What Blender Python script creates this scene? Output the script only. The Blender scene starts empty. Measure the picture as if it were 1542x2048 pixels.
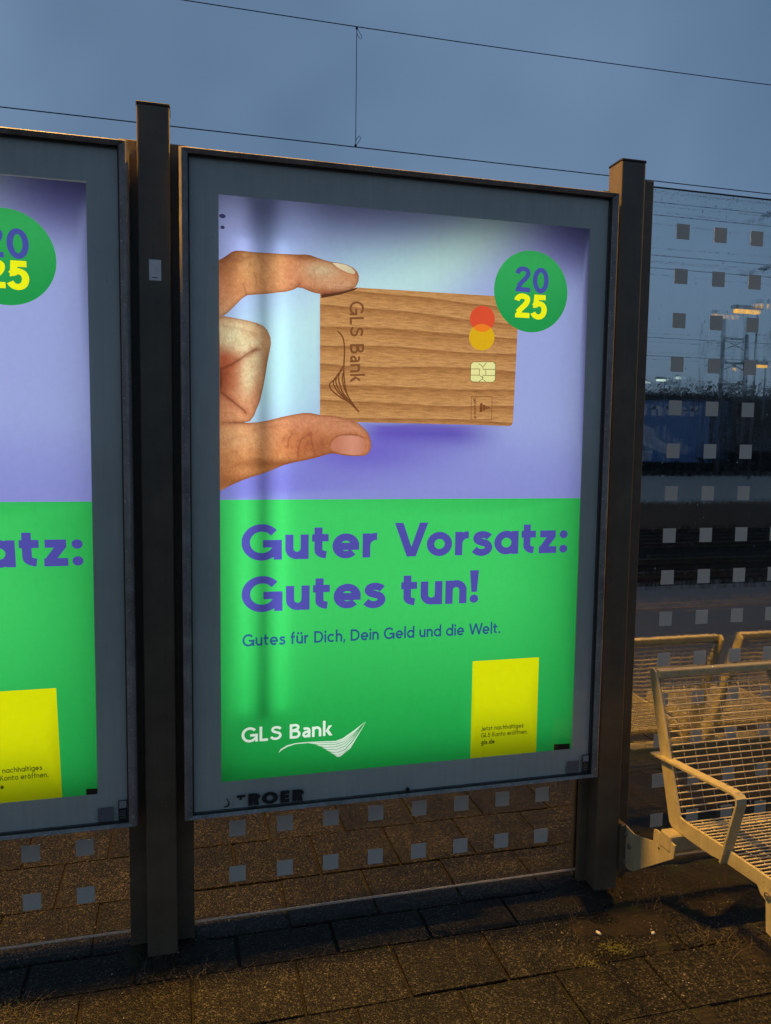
import bpy, bmesh, math, random
import numpy as np
from mathutils import Vector, Matrix, noise
from mathutils.geometry import delaunay_2d_cdt
R = math.radians
random.seed(7)
scene = bpy.context.scene
col = scene.collection

# ------------------------------------------------------------------ camera
# world frame: x along the fence to the right, y through the fence away from the viewer, z up;
# origin at the lower left corner of the main poster. The platform surface lies at z = GZ.
GZ = -0.525
cam_d = bpy.data.cameras.new('camera')
cam = bpy.data.objects.new('camera', cam_d)
col.objects.link(cam)
yaw, pitch, roll = R(14.79), R(-4.97), R(-0.78)
fw = Vector((math.sin(yaw) * math.cos(pitch), math.cos(yaw) * math.cos(pitch), math.sin(pitch)))
rt = Vector((math.cos(yaw), -math.sin(yaw), 0))
dn = fw.cross(rt)
r2 = rt * math.cos(roll) + dn * math.sin(roll)
d2 = -rt * math.sin(roll) + dn * math.cos(roll)
m3 = Matrix((r2, -d2, -fw)).transposed()
cam.matrix_world = Matrix.Translation((-0.108, -2.299, 1.016)) @ m3.to_4x4()
cam_d.sensor_fit = 'VERTICAL'
cam_d.sensor_height = 36.0
cam_d.lens = 36.0 * 1554.0 / 2048.0
cam_d.clip_end = 2000
scene.camera = cam

# ------------------------------------------------------------------ dusk sky, afterglow, exposure
SUN_EL, SUN_AZ = R(1.0), R(250)
world = bpy.data.worlds.new('World')
scene.world = world
world.use_nodes = True
wt = world.node_tree
wt.nodes.clear()
w_out = wt.nodes.new('ShaderNodeOutputWorld')
w_bg = wt.nodes.new('ShaderNodeBackground')
w_sky = wt.nodes.new('ShaderNodeTexSky')
w_sky.sky_type = 'NISHITA'
w_sky.sun_disc = False
w_sky.sun_elevation = SUN_EL
w_sky.sun_rotation = SUN_AZ
w_sky.ozone_density = 3.0
w_bg.inputs['Strength'].default_value = 0.05
wt.links.new(w_sky.outputs[0], w_bg.inputs['Color'])
# the overcast deck: soft cloud tone over the sky
w_tc = wt.nodes.new('ShaderNodeTexCoord')
w_no = wt.nodes.new('ShaderNodeTexNoise')
w_no.inputs['Scale'].default_value = 2.2
w_no.inputs['Detail'].default_value = 3.0
w_rp = wt.nodes.new('ShaderNodeValToRGB')
w_rp.color_ramp.elements[0].position = 0.42
w_rp.color_ramp.elements[0].color = (0.098, 0.163, 0.262, 1)
w_rp.color_ramp.elements[1].position = 0.62
w_rp.color_ramp.elements[1].color = (0.146, 0.225, 0.352, 1)
w_bg2 = wt.nodes.new('ShaderNodeBackground')
w_add = wt.nodes.new('ShaderNodeAddShader')
wt.links.new(w_tc.outputs['Generated'], w_no.inputs['Vector'])
wt.links.new(w_no.outputs['Fac'], w_rp.inputs['Fac'])
wt.links.new(w_rp.outputs['Color'], w_bg2.inputs['Color'])
# the evening sky is brightest over the tracks and dims towards the opposite horizon
w_dot = wt.nodes.new('ShaderNodeVectorMath')
w_dot.operation = 'DOT_PRODUCT'
w_dot.inputs[1].default_value = (-0.42, 0.60, 0.68)
wt.links.new(w_tc.outputs['Generated'], w_dot.inputs[0])
w_mr = wt.nodes.new('ShaderNodeMapRange')
w_mr.interpolation_type = 'SMOOTHSTEP'
w_mr.inputs['From Min'].default_value = -0.75
w_mr.inputs['From Max'].default_value = 0.72
w_mr.inputs['To Min'].default_value = 0.72
w_mr.inputs['To Max'].default_value = 1.0
wt.links.new(w_dot.outputs['Value'], w_mr.inputs['Value'])
wt.links.new(w_mr.outputs['Result'], w_bg2.inputs['Strength'])
wt.links.new(w_bg.outputs[0], w_add.inputs[0])
wt.links.new(w_bg2.outputs[0], w_add.inputs[1])
wt.links.new(w_add.outputs[0], w_out.inputs['Surface'])
sun_d = bpy.data.lights.new('afterglow', 'SUN')
sun_d.energy = 0.03
sun_d.angle = R(20)
sun_d.color = (1.0, 0.86, 0.74)
sun = bpy.data.objects.new('afterglow', sun_d)
sun.rotation_euler = (R(80), 0, R(-70))
col.objects.link(sun)
scene.view_settings.view_transform = 'Standard'
scene.view_settings.look = 'None'
scene.view_settings.exposure = 0.0
scene.view_settings.gamma = 1.0
scene.render.engine = 'CYCLES'
scene.cycles.use_denoising = True
scene.cycles.transparent_max_bounces = 24
scene.cycles.max_bounces = 10

# ------------------------------------------------------------------ helpers
def lin(c):
    return tuple(((v / 255) / 12.92 if v / 255 <= 0.04045 else ((v / 255 + 0.055) / 1.055) ** 2.4) for v in c)

def tag(o, label=None, cat=None, group=None, kind=None):
    if label: o['label'] = label
    if cat: o['category'] = cat
    if group: o['group'] = group
    if kind: o['kind'] = kind
    return o

def empty(name, loc=(0, 0, 0)):
    o = bpy.data.objects.new(name, None)
    o.empty_display_size = 0.1
    o.location = loc
    col.objects.link(o)
    return o

def obj(name, bm, mats, parent=None, smooth=False):
    me = bpy.data.meshes.new(name)
    bm.normal_update()
    bm.to_mesh(me)
    bm.free()
    for m in (mats if isinstance(mats, (list, tuple)) else [mats]):
        me.materials.append(m)
    if smooth:
        for p in me.polygons: p.use_smooth = True
    o = bpy.data.objects.new(name, me)
    col.objects.link(o)
    if parent: o.parent = parent
    return o

def copy_tree(o, parent=None):
    c = o.copy()
    col.objects.link(c)
    if parent: c.parent = parent
    for ch in list(o.children): copy_tree(ch, c)
    return c

def box(bm, x0, x1, y0, y1, z0, z1, bev=0.0, mi=0, seg=1):
    r = bmesh.ops.create_cube(bm, size=1)
    vs = r['verts']
    for v in vs:
        v.co = Vector((x0 + (v.co.x + .5) * (x1 - x0), y0 + (v.co.y + .5) * (y1 - y0), z0 + (v.co.z + .5) * (z1 - z0)))
    fs = {f for v in vs for f in v.link_faces}
    for f in fs: f.material_index = mi
    if bev:
        es = list({e for v in vs for e in v.link_edges})
        bmesh.ops.bevel(bm, geom=es, offset=bev, segments=seg, affect='EDGES', profile=0.6)

def tube(bm, pts, r, n=8, cap=True, mi=0):
    pts = [Vector(p) for p in pts]
    rs = r if isinstance(r, (list, tuple)) else [r] * len(pts)
    rings = []
    ref = None
    for i, p in enumerate(pts):
        t = (pts[min(i + 1, len(pts) - 1)] - pts[max(i - 1, 0)]).normalized()
        if ref is None:
            ref = Vector((0, 0, 1)) if abs(t.z) < .9 else Vector((1, 0, 0))
        a = (ref - t * ref.dot(t)).normalized()
        b = t.cross(a)
        ref = a
        rings.append([bm.verts.new(p + (a * math.cos(2 * math.pi * k / n) + b * math.sin(2 * math.pi * k / n)) * rs[i]) for k in range(n)])
    for i in range(len(rings) - 1):
        for k in range(n):
            f = bm.faces.new((rings[i][k], rings[i][(k + 1) % n], rings[i + 1][(k + 1) % n], rings[i + 1][k]))
            f.material_index = mi
    if cap:
        bm.faces.new(rings[0][::-1]).material_index = mi
        bm.faces.new(rings[-1]).material_index = mi

def prism(bm, poly, axis, a0, a1, bev=0.0):
    """extrude a 2D outline; axis 'x': poly=(y,z), 'y': poly=(x,z), 'z': poly=(x,y)"""
    def mk(p, a):
        return {'x': (a, p[0], p[1]), 'y': (p[0], a, p[1]), 'z': (p[0], p[1], a)}[axis]
    v0 = [bm.verts.new(mk(p, a0)) for p in poly]
    v1 = [bm.verts.new(mk(p, a1)) for p in poly]
    fs = [bm.faces.new(v0), bm.faces.new(v1[::-1])]
    n = len(poly)
    for i in range(n):
        fs.append(bm.faces.new((v0[i], v1[i], v1[(i + 1) % n], v0[(i + 1) % n])))
    bmesh.ops.recalc_face_normals(bm, faces=fs)
    if bev:
        es = [e for f in fs[:2] for e in f.edges]
        bmesh.ops.bevel(bm, geom=es, offset=bev, segments=1, affect='EDGES')

# ------------------------------------------------------------------ materials
def nt(name):
    m = bpy.data.materials.new(name)
    m.use_nodes = True
    t = m.node_tree
    p = t.nodes['Principled BSDF']
    return m, t, p

def add(t, kind, **kw):
    n = t.nodes.new(kind)
    for k, v in kw.items():
        if k in n.inputs.keys(): n.inputs[k].default_value = v
        else: setattr(n, k, v)
    return n

def ramp(t, stops):
    n = t.nodes.new('ShaderNodeValToRGB')
    e = n.color_ramp.elements
    while len(e) < len(stops): e.new(0.5)
    for s, (p, c) in zip(e, stops):
        s.position = p
        s.color = (*c, 1)
    return n

def surf(name, base, rough=0.5, metal=0.0, var=0.15, scale=30, bump=0.0, bscale=200, spots=0.0, spotcol=(.4, .4, .38), spec=0.5, streak=0.0):
    """painted / worn surface with soft colour variation, dust specks and fine bump"""
    m, t, p = nt(name)
    L = t.links.new
    tc = add(t, 'ShaderNodeTexCoord')
    n1 = add(t, 'ShaderNodeTexNoise', Scale=scale, Detail=5.0, Roughness=0.65)
    L(tc.outputs['Object'], n1.inputs['Vector'])
    lo = tuple(b * (1 - var) for b in base)
    hi = tuple(min(1, b * (1 + var)) for b in base)
    rp = ramp(t, [(0.3, lo), (0.7, hi)])
    L(n1.outputs['Fac'], rp.inputs['Fac'])
    c = rp.outputs['Color']
    if streak:   # runs of dried rain and grime down the surface
        mps = add(t, 'ShaderNodeMapping')
        mps.inputs['Scale'].default_value = (1, 1, .05)
        L(tc.outputs['Object'], mps.inputs['Vector'])
        ns = add(t, 'ShaderNodeTexNoise', Scale=70.0, Detail=5.0, Roughness=.7)
        L(mps.outputs[0], ns.inputs['Vector'])
        rs = ramp(t, [(.35, (1 - streak,) * 3), (.6, (1, 1, 1)), (.78, (1 + streak * .8,) * 3)])
        L(ns.outputs['Fac'], rs.inputs['Fac'])
        ms = add(t, 'ShaderNodeMix', data_type='RGBA', blend_type='MULTIPLY')
        ms.inputs[0].default_value = 1
        L(c, ms.inputs[6])
        L(rs.outputs[0], ms.inputs[7])
        c = ms.outputs[2]
    if spots:
        vo = add(t, 'ShaderNodeTexNoise', Scale=150.0, Detail=2.0, Roughness=0.6)
        L(tc.outputs['Object'], vo.inputs['Vector'])
        sr = ramp(t, [(1 - spots, (0, 0, 0)), (min(1, 1.03 - spots), (1, 1, 1))])
        L(vo.outputs['Fac'], sr.inputs['Fac'])
        mx = add(t, 'ShaderNodeMix', data_type='RGBA')
        L(sr.outputs['Color'], mx.inputs[0])
        L(c, mx.inputs[6])
        mx.inputs[7].default_value = (*spotcol, 1)
        c = mx.outputs[2]
    L(c, p.inputs['Base Color'])
    p.inputs['Roughness'].default_value = rough
    p.inputs['Metallic'].default_value = metal
    p.inputs['Specular IOR Level'].default_value = spec
    rr = add(t, 'ShaderNodeMapRange')
    rr.inputs['To Min'].default_value = max(0.02, rough - 0.12)
    rr.inputs['To Max'].default_value = min(1, rough + 0.12)
    L(n1.outputs['Fac'], rr.inputs['Value'])
    L(rr.outputs['Result'], p.inputs['Roughness'])
    if bump:
        n2 = add(t, 'ShaderNodeTexNoise', Scale=float(bscale), Detail=3.0)
        L(tc.outputs['Object'], n2.inputs['Vector'])
        bp = add(t, 'ShaderNodeBump', Strength=bump, Distance=0.002)
        L(n2.outputs['Fac'], bp.inputs['Height'])
        L(bp.outputs['Normal'], p.inputs['Normal'])
    return m

M = {}
M['post'] = surf('dark_brown_paint', (.116, .092, .058), .40, var=.22, scale=9, bump=.15, bscale=350, spots=.31, spotcol=(.20, .18, .15), streak=.10)
M['cap'] = surf('black_plastic_cap', (.012, .012, .013), .5, var=.1)
M['frame'] = surf('weathered_aluminium', (.25, .235, .22), .45, metal=.1, var=.35, scale=14, bump=.15, spots=.34, spotcol=(.55, .53, .50), streak=.25)
M['gasket'] = surf('black_rubber', (.012, .012, .012), .6, var=.1)
M['border'] = surf('slate_print_on_glass', (.62, .64, .58), .32, var=.10, scale=2.2, spec=.35, spots=.27, spotcol=(.25, .27, .30), streak=.07)
M['housing'] = surf('white_inner_housing', (.75, .75, .73), .6, var=.03)
M['black'] = surf('black_print', (.010, .011, .012), .5, var=.2)
M['wornblack'] = surf('worn_black_letters', (.014, .018, .018), .7, var=.4, scale=60)
M['greylabel'] = surf('greyed_sticker', (.13, .14, .15), .5, var=.15)
M['codepatch'] = surf('grey_label_patch', (.30, .31, .32), .5, var=.5, scale=260)
M['palelabel'] = surf('pale_sticker', (.80, .82, .82), .5, var=.12)
M['bench'] = surf('wet_grey_bench_paint', (.47, .41, .23), .36, var=.14, scale=18, bump=.15, bscale=260, spots=.33, spotcol=(.13, .11, .07), streak=.12)
M['wire_mesh'] = surf('galvanised_bench_wire', (.44, .40, .31), .34, var=.15, scale=60)
M['bolt'] = surf('zinc_bolt', (.32, .30, .27), .4, metal=.7, var=.2, scale=100)
M['cable'] = surf('dark_copper_cable', (.025, .028, .032), .5, var=.2)
M['mast'] = surf('dark_steel_mast', (.035, .04, .045), .6, var=.2)
M['asphalt'] = surf('damp_asphalt', (.024, .023, .023), .5, var=.25, scale=5, bump=.4, bscale=90)
M['ballast'] = surf('track_ballast', (.008, .007, .005), .95, var=.5, scale=12, bump=.6, bscale=15, spec=.05)
M['strip'] = surf('worn_edge_paving', (.085, .068, .055), .6, var=.4, scale=8, bump=.3, bscale=40)
M['rail'] = surf('rusty_rail', (.02, .014, .010), .7, metal=.1, var=.3, scale=20)
M['land'] = surf('dark_grassland', (.020, .024, .016), .9, var=.4, scale=.2)
M['stone'] = surf('white_pebble', (.62, .60, .56), .6, var=.12, scale=80)
M['wood'] = None

def emission(name, colr, strength):
    m, t, p = nt(name)
    t.nodes.remove(p)
    e = add(t, 'ShaderNodeEmission', Strength=strength)
    e.inputs['Color'].default_value = (*colr, 1)
    t.links.new(e.outputs[0], t.nodes['Material Output'].inputs['Surface'])
    return m

M['panel'] = emission('diffuse_backlight', (1.0, .985, .97), 1.30)
M['tube'] = emission('fluorescent_tube', (.94, 1.0, .98), 2.9)
M['sodium'] = emission('sodium_lamp_glow', (1.0, .56, .10), 14)
M['whitelamp'] = emission('cool_lamp_glow', (.75, 1.0, .85), 1.2)
M['farsodium'] = emission('distant_sodium_glow', (1.0, .50, .03), 1.6)

def glass(name, tint=(.93, .96, .95), refl=1.0, drops=0.0, film=0.0):
    m, t, p = nt(name)
    t.nodes.remove(p)
    L = t.links.new
    tr = add(t, 'ShaderNodeBsdfTransparent')
    tr.inputs['Color'].default_value = (*tint, 1)
    gl = add(t, 'ShaderNodeBsdfGlossy', Roughness=0.03)
    fr = add(t, 'ShaderNodeFresnel', IOR=1.42)
    mu = add(t, 'ShaderNodeMath', operation='MULTIPLY')
    mu.inputs[1].default_value = refl
    L(fr.outputs[0], mu.inputs[0])
    mx = add(t, 'ShaderNodeMixShader')
    L(mu.outputs[0], mx.inputs[0])
    L(tr.outputs[0], mx.inputs[1])
    L(gl.outputs[0], mx.inputs[2])
    out = mx.outputs[0]
    if drops:   # rain film: runs of water bend the view a little
        tc0 = add(t, 'ShaderNodeTexCoord')
        mp0 = add(t, 'ShaderNodeMapping')
        mp0.inputs['Scale'].default_value = (1, 1, .16)
        L(tc0.outputs['Object'], mp0.inputs['Vector'])
        nf = add(t, 'ShaderNodeTexNoise', Scale=60.0, Detail=4.0, Roughness=.7)
        L(mp0.outputs[0], nf.inputs['Vector'])
        rf = ramp(t, [(.40, (0, 0, 0)), (.62, (film, film, film))])
        L(nf.outputs['Fac'], rf.inputs['Fac'])
        rb = add(t, 'ShaderNodeBsdfRefraction', Roughness=.09, IOR=1.03)
        rb.inputs['Color'].default_value = (*tint, 1)
        bpf = add(t, 'ShaderNodeBump', Strength=.35, Distance=.004)
        L(nf.outputs['Fac'], bpf.inputs['Height'])
        L(bpf.outputs[0], rb.inputs['Normal'])
        m0 = add(t, 'ShaderNodeMixShader')
        L(rf.outputs[0], m0.inputs[0])
        L(out, m0.inputs[1])
        L(rb.outputs[0], m0.inputs[2])
        out = m0.outputs[0]
    if drops:   # thin film of grime and dried rain marks on the pane
        tc = add(t, 'ShaderNodeTexCoord')
        mp = add(t, 'ShaderNodeMapping')
        mp.inputs['Scale'].default_value = (1, 1, .22)
        L(tc.outputs['Object'], mp.inputs['Vector'])
        n1 = add(t, 'ShaderNodeTexNoise', Scale=45.0, Detail=6.0, Roughness=.75)
        L(mp.outputs[0], n1.inputs['Vector'])
        rp = ramp(t, [(.52, (0, 0, 0)), (.85, (drops, drops, drops))])
        L(n1.outputs['Fac'], rp.inputs['Fac'])
        df = add(t, 'ShaderNodeBsdfDiffuse')
        df.inputs['Color'].default_value = (.42, .40, .36, 1)
        m2 = add(t, 'ShaderNodeMixShader')
        L(rp.outputs[0], m2.inputs[0])
        L(out, m2.inputs[1])
        L(df.outputs[0], m2.inputs[2])
        out = m2.outputs[0]
    L(out, t.nodes['Material Output'].inputs['Surface'])
    return m

M['glass'] = glass('grimy_safety_glass', (.89, .90, .885), .75, .07, .62)
M['lowglass'] = glass('dusty_safety_glass', (.93, .93, .92), .75, .05)
M['caseglass'] = glass('showcase_glass', (.97, .98, .98), .35, .035)
M['glassedge'] = surf('polished_glass_edge', (.42, .37, .29), .3, var=.2, scale=60)
M['glasstop'] = surf('sky_toned_glass_edge', (.03, .05, .06), .2, var=.2, scale=60)  # dark bluish sky reflection put into the base colour of the top edge

def frosted():
    m, t, p = nt('frosted_square_film')
    p.inputs['Base Color'].default_value = (.66, .65, .56, 1)
    p.inputs['Roughness'].default_value = .6
    p.inputs['Specular IOR Level'].default_value = .3
    L = t.links.new
    tl = add(t, 'ShaderNodeBsdfTranslucent')
    tl.inputs['Color'].default_value = (.50, .48, .42, 1)
    mx = add(t, 'ShaderNodeMixShader')
    mx.inputs[0].default_value = .14
    L(p.outputs[0], mx.inputs[1])
    L(tl.outputs[0], mx.inputs[2])
    L(mx.outputs[0], t.nodes['Material Output'].inputs['Surface'])
    return m
M['frost'] = frosted()

def water():
    m, t, p = nt('rain_water')
    p.inputs['Base Color'].default_value = (1, 1, 1, 1)
    p.inputs['Roughness'].default_value = .03
    p.inputs['IOR'].default_value = 1.33
    p.inputs['Transmission Weight'].default_value = 1.0
    return m
M['water'] = water()

def paper_mix(t, colour_socket):
    """thin printed paper: light from the box behind comes through the ink"""
    L = t.links.new
    tl = add(t, 'ShaderNodeBsdfTranslucent')
    df = add(t, 'ShaderNodeBsdfDiffuse')
    # fine paper fibre / dust mottling
    tc = add(t, 'ShaderNodeTexCoord')
    n1 = add(t, 'ShaderNodeTexNoise', Scale=55.0, Detail=7.0, Roughness=.7)
    L(tc.outputs['Object'], n1.inputs['Vector'])
    rp = ramp(t, [(.3, (.93, .93, .93)), (.7, (1, 1, 1))])
    L(n1.outputs['Fac'], rp.inputs['Fac'])
    mu = add(t, 'ShaderNodeMix', data_type='RGBA', blend_type='MULTIPLY')
    mu.inputs[0].default_value = 1.0
    L(colour_socket, mu.inputs[6])
    L(rp.outputs[0], mu.inputs[7])
    L(mu.outputs[2], tl.inputs['Color'])
    L(mu.outputs[2], df.inputs['Color'])
    mx = add(t, 'ShaderNodeMixShader')
    mx.inputs[0].default_value = .12
    L(tl.outputs[0], mx.inputs[1])
    L(df.outputs[0], mx.inputs[2])
    L(mx.outputs[0], t.nodes['Material Output'].inputs['Surface'])

def print_mat():
    m, t, p = nt('printed_paper')
    t.nodes.remove(p)
    at = add(t, 'ShaderNodeAttribute', attribute_name='ink')
    paper_mix(t, at.outputs['Color'])
    return m
M['print'] = print_mat()

def print_skin():
    m, t, p = nt('printed_skin')
    t.nodes.remove(p)
    L = t.links.new
    at = add(t, 'ShaderNodeAttribute', attribute_name='ink')
    tc = add(t, 'ShaderNodeTexCoord')
    mp = add(t, 'ShaderNodeMapping')
    mp.inputs['Scale'].default_value = (1.0, 1, .45)
    mp.inputs['Rotation'].default_value = (0, R(14), 0)
    L(tc.outputs['Object'], mp.inputs['Vector'])
    vo = add(t, 'ShaderNodeTexVoronoi', Scale=240.0, feature='DISTANCE_TO_EDGE')
    L(mp.outputs[0], vo.inputs['Vector'])
    r1 = ramp(t, [(0.0, (.80, .72, .66)), (.22, (1, 1, 1))])
    L(vo.outputs['Distance'], r1.inputs['Fac'])
    n1 = add(t, 'ShaderNodeTexNoise', Scale=48.0, Detail=6.0, Roughness=.7)
    L(tc.outputs['Object'], n1.inputs['Vector'])
    r2 = ramp(t, [(.32, (.86, .74, .66)), (.55, (1, 1, 1)), (.75, (1.12, 1.12, 1.06))])
    L(n1.outputs['Fac'], r2.inputs['Fac'])
    a = add(t, 'ShaderNodeMix', data_type='RGBA', blend_type='MULTIPLY')
    a.inputs[0].default_value = .55
    L(at.outputs['Color'], a.inputs[6])
    L(r1.outputs[0], a.inputs[7])
    b = add(t, 'ShaderNodeMix', data_type='RGBA', blend_type='MULTIPLY')
    b.inputs[0].default_value = .9
    L(a.outputs[2], b.inputs[6])
    L(r2.outputs[0], b.inputs[7])
    paper_mix(t, b.outputs[2])
    return m
M['printskin'] = print_skin()

def print_wood():
    m, t, p = nt('printed_wood_grain')
    t.nodes.remove(p)
    L = t.links.new
    tc = add(t, 'ShaderNodeTexCoord')
    mp = add(t, 'ShaderNodeMapping')
    mp.inputs['Rotation'].default_value = (0, R(-7), 0)
    mp.inputs['Scale'].default_value = (.16, 1, 1)
    L(tc.outputs['Object'], mp.inputs['Vector'])
    wv = add(t, 'ShaderNodeTexWave', wave_type='BANDS', bands_direction='Z', wave_profile='SAW', Scale=6.0, Distortion=7.0, Detail=2.0)
    wv.inputs['Detail Scale'].default_value = .8
    wv.inputs['Detail Roughness'].default_value = .62
    L(mp.outputs[0], wv.inputs['Vector'])
    r1 = ramp(t, [(0.0, lin((206, 156, 102))), (.45, lin((198, 147, 93))), (.78, lin((180, 129, 79))), (.93, lin((162, 112, 68))), (1, lin((192, 141, 88)))])
    L(wv.outputs['Fac'], r1.inputs['Fac'])
    mp2 = add(t, 'ShaderNodeMapping')
    mp2.inputs['Rotation'].default_value = (0, R(-7), 0)
    mp2.inputs['Scale'].default_value = (.12, 1, 1)
    L(tc.outputs['Object'], mp2.inputs['Vector'])
    n2 = add(t, 'ShaderNodeTexNoise', Scale=190.0, Detail=5.0, Roughness=.7)
    L(mp2.outputs[0], n2.inputs['Vector'])
    r2 = ramp(t, [(.33, (.56, .50, .44)), (.60, (1.08, 1.06, 1.02))])
    L(n2.outputs['Fac'], r2.inputs['Fac'])
    n3 = add(t, 'ShaderNodeTexNoise', Scale=420.0, Detail=2.0)
    L(tc.outputs['Object'], n3.inputs['Vector'])
    r3 = ramp(t, [(.3, (.66, .64, .60)), (.7, (1.18, 1.14, 1.05))])
    L(n3.outputs['Fac'], r3.inputs['Fac'])
    mu = add(t, 'ShaderNodeMix', data_type='RGBA', blend_type='MULTIPLY')
    mu.inputs[0].default_value = .8
    L(r1.outputs[0], mu.inputs[6])
    L(r2.outputs[0], mu.inputs[7])
    m2 = add(t, 'ShaderNodeMix', data_type='RGBA', blend_type='MULTIPLY')
    m2.inputs[0].default_value = .8
    L(mu.outputs[2], m2.inputs[6])
    L(r3.outputs[0], m2.inputs[7])
    paper_mix(t, m2.outputs[2])
    return m
M['printwood'] = print_wood()

def paver_mat():
    m, t, p = nt('exposed_aggregate_paver')
    L = t.links.new
    tc = add(t, 'ShaderNodeTexCoord')
    vo = add(t, 'ShaderNodeTexVoronoi', Scale=230.0, Randomness=1.0)
    L(tc.outputs['Object'], vo.inputs['Vector'])
    sep = add(t, 'ShaderNodeSeparateColor')
    L(vo.outputs['Color'], sep.inputs[0])
    r1 = ramp(t, [(0.0, (.0020, .0019, .0014)), (.3, (.0070, .0066, .0048)), (.6, (.0165, .0155, .0112)), (.86, (.036, .033, .025)), (.97, (.095, .090, .070))])
    L(sep.outputs[0], r1.inputs['Fac'])
    n1 = add(t, 'ShaderNodeTexNoise', Scale=5.0, Detail=6.0, Roughness=.7)
    L(tc.outputs['Object'], n1.inputs['Vector'])
    r2 = ramp(t, [(.28, (.34, .35, .32)), (.55, (.85, .84, .80)), (.75, (1.15, 1.1, 1.05))])
    L(n1.outputs['Fac'], r2.inputs['Fac'])
    at = add(t, 'ShaderNodeAttribute', attribute_name='tone')
    mu = add(t, 'ShaderNodeMix', data_type='RGBA', blend_type='MULTIPLY')
    mu.inputs[0].default_value = 1
    L(r1.outputs[0], mu.inputs[6])
    L(r2.outputs[0], mu.inputs[7])
    m2 = add(t, 'ShaderNodeMix', data_type='RGBA', blend_type='MULTIPLY')
    m2.inputs[0].default_value = 1
    L(mu.outputs[2], m2.inputs[6])
    L(at.outputs['Color'], m2.inputs[7])
    L(m2.outputs[2], p.inputs['Base Color'])
    p.inputs['Roughness'].default_value = .58
    p.inputs['Specular IOR Level'].default_value = .22
    bp = add(t, 'ShaderNodeBump', Strength=.7, Distance=.003)
    L(vo.outputs['Distance'], bp.inputs['Height'])
    bp.invert = True
    L(bp.outputs[0], p.inputs['Normal'])
    return m
M['paver'] = paver_mat()

def soil_mat():
    m, t, p = nt('damp_soil_and_moss')
    L = t.links.new
    tc = add(t, 'ShaderNodeTexCoord')
    n1 = add(t, 'ShaderNodeTexNoise', Scale=70.0, Detail=8.0, Roughness=.75)
    L(tc.outputs['Object'], n1.inputs['Vector'])
    r1 = ramp(t, [(.28, (.006, .005, .004)), (.55, (.022, .017, .012)), (.72, (.050, .038, .024)), (.85, (.11, .09, .06))])
    L(n1.outputs['Fac'], r1.inputs['Fac'])
    n2 = add(t, 'ShaderNodeTexNoise', Scale=6.0, Detail=4.0, Roughness=.6)
    L(tc.outputs['Object'], n2.inputs['Vector'])
    r2 = ramp(t, [(.54, (0, 0, 0)), (.66, (1, 1, 1))])
    L(n2.outputs['Fac'], r2.inputs['Fac'])
    mx = add(t, 'ShaderNodeMix', data_type='RGBA')
    L(r2.outputs[0], mx.inputs[0])
    L(r1.outputs[0], mx.inputs[6])
    mx.inputs[7].default_value = (.026, .030, .009, 1)
    L(mx.outputs[2], p.inputs['Base Color'])
    p.inputs['Roughness'].default_value = .75
    p.inputs['Specular IOR Level'].default_value = .3
    bp = add(t, 'ShaderNodeBump', Strength=1.0, Distance=.006)
    L(n1.outputs['Fac'], bp.inputs['Height'])
    L(bp.outputs[0], p.inputs['Normal'])
    return m
M['soil'] = soil_mat()
M['straw'] = surf('dry_straw', (.12, .09, .045), .7, var=.4, scale=40)
M['moss'] = surf('yellow_green_moss', (.085, .085, .018), .9, var=.5, scale=120)
M['leafmass'] = surf('dark_winter_foliage', (.010, .014, .010), .9, var=.6, scale=.8)
M['hoarding'] = surf('deep_blue_hoarding_print', (.07, .16, .36), .5, var=.15, scale=.8)
M['hoardwhite'] = surf('pale_hoarding_print', (.55, .55, .62), .5, var=.2, scale=2)

# ------------------------------------------------------------------ ground, platform, tracks
def sheet(name, x0, x1, y0, y1, z, mat):
    bm = bmesh.new()
    vs = [bm.verts.new(p) for p in ((x0, y0, z), (x1, y0, z), (x1, y1, z), (x0, y1, z))]
    bm.faces.new(vs)
    return tag(obj(name, bm, mat), kind='structure')

sheet('ground', -900, 900, -900, 1500, -1.32, M['land'])
bm = bmesh.new()
box(bm, -60, 90, -6.0, 5.27, -1.30, GZ - .022)
tag(obj('platform', bm, M['asphalt']), kind='structure')
bm = bmesh.new()   # strip of worn edge slabs along the platform
for i in range(-20, 60):
    box(bm, i * 1.0 + .004, i * 1.0 + .996, 4.16, 4.42, GZ - .05, GZ + .006 + random.uniform(-.002, .002), .006)
tag(obj('platform_edge_strip', bm, M['strip']), kind='structure')
sheet('asphalt', -60, 90, 1.36, 5.26, GZ - .004, M['asphalt'])
sheet('track_bed', -200, 250, 5.28, 17.0, -1.30, M['ballast'])
bm = bmesh.new()
for yy in (6.08, 7.52, 9.6, 11.04, 13.3, 14.74):
    box(bm, -150, 220, yy - .035, yy + .035, -1.29, -1.16, .01)
tag(obj('railway_rails', bm, M['rail']), kind='structure')
bm = bmesh.new()
box(bm, -200, 250, 17.0, 35.0, -1.31, -.50, .03)
tag(obj('far_platform', bm, surf('pale_damp_asphalt', (.10, .08, .06), .5, var=.25, scale=.7)), kind='structure')

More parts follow.
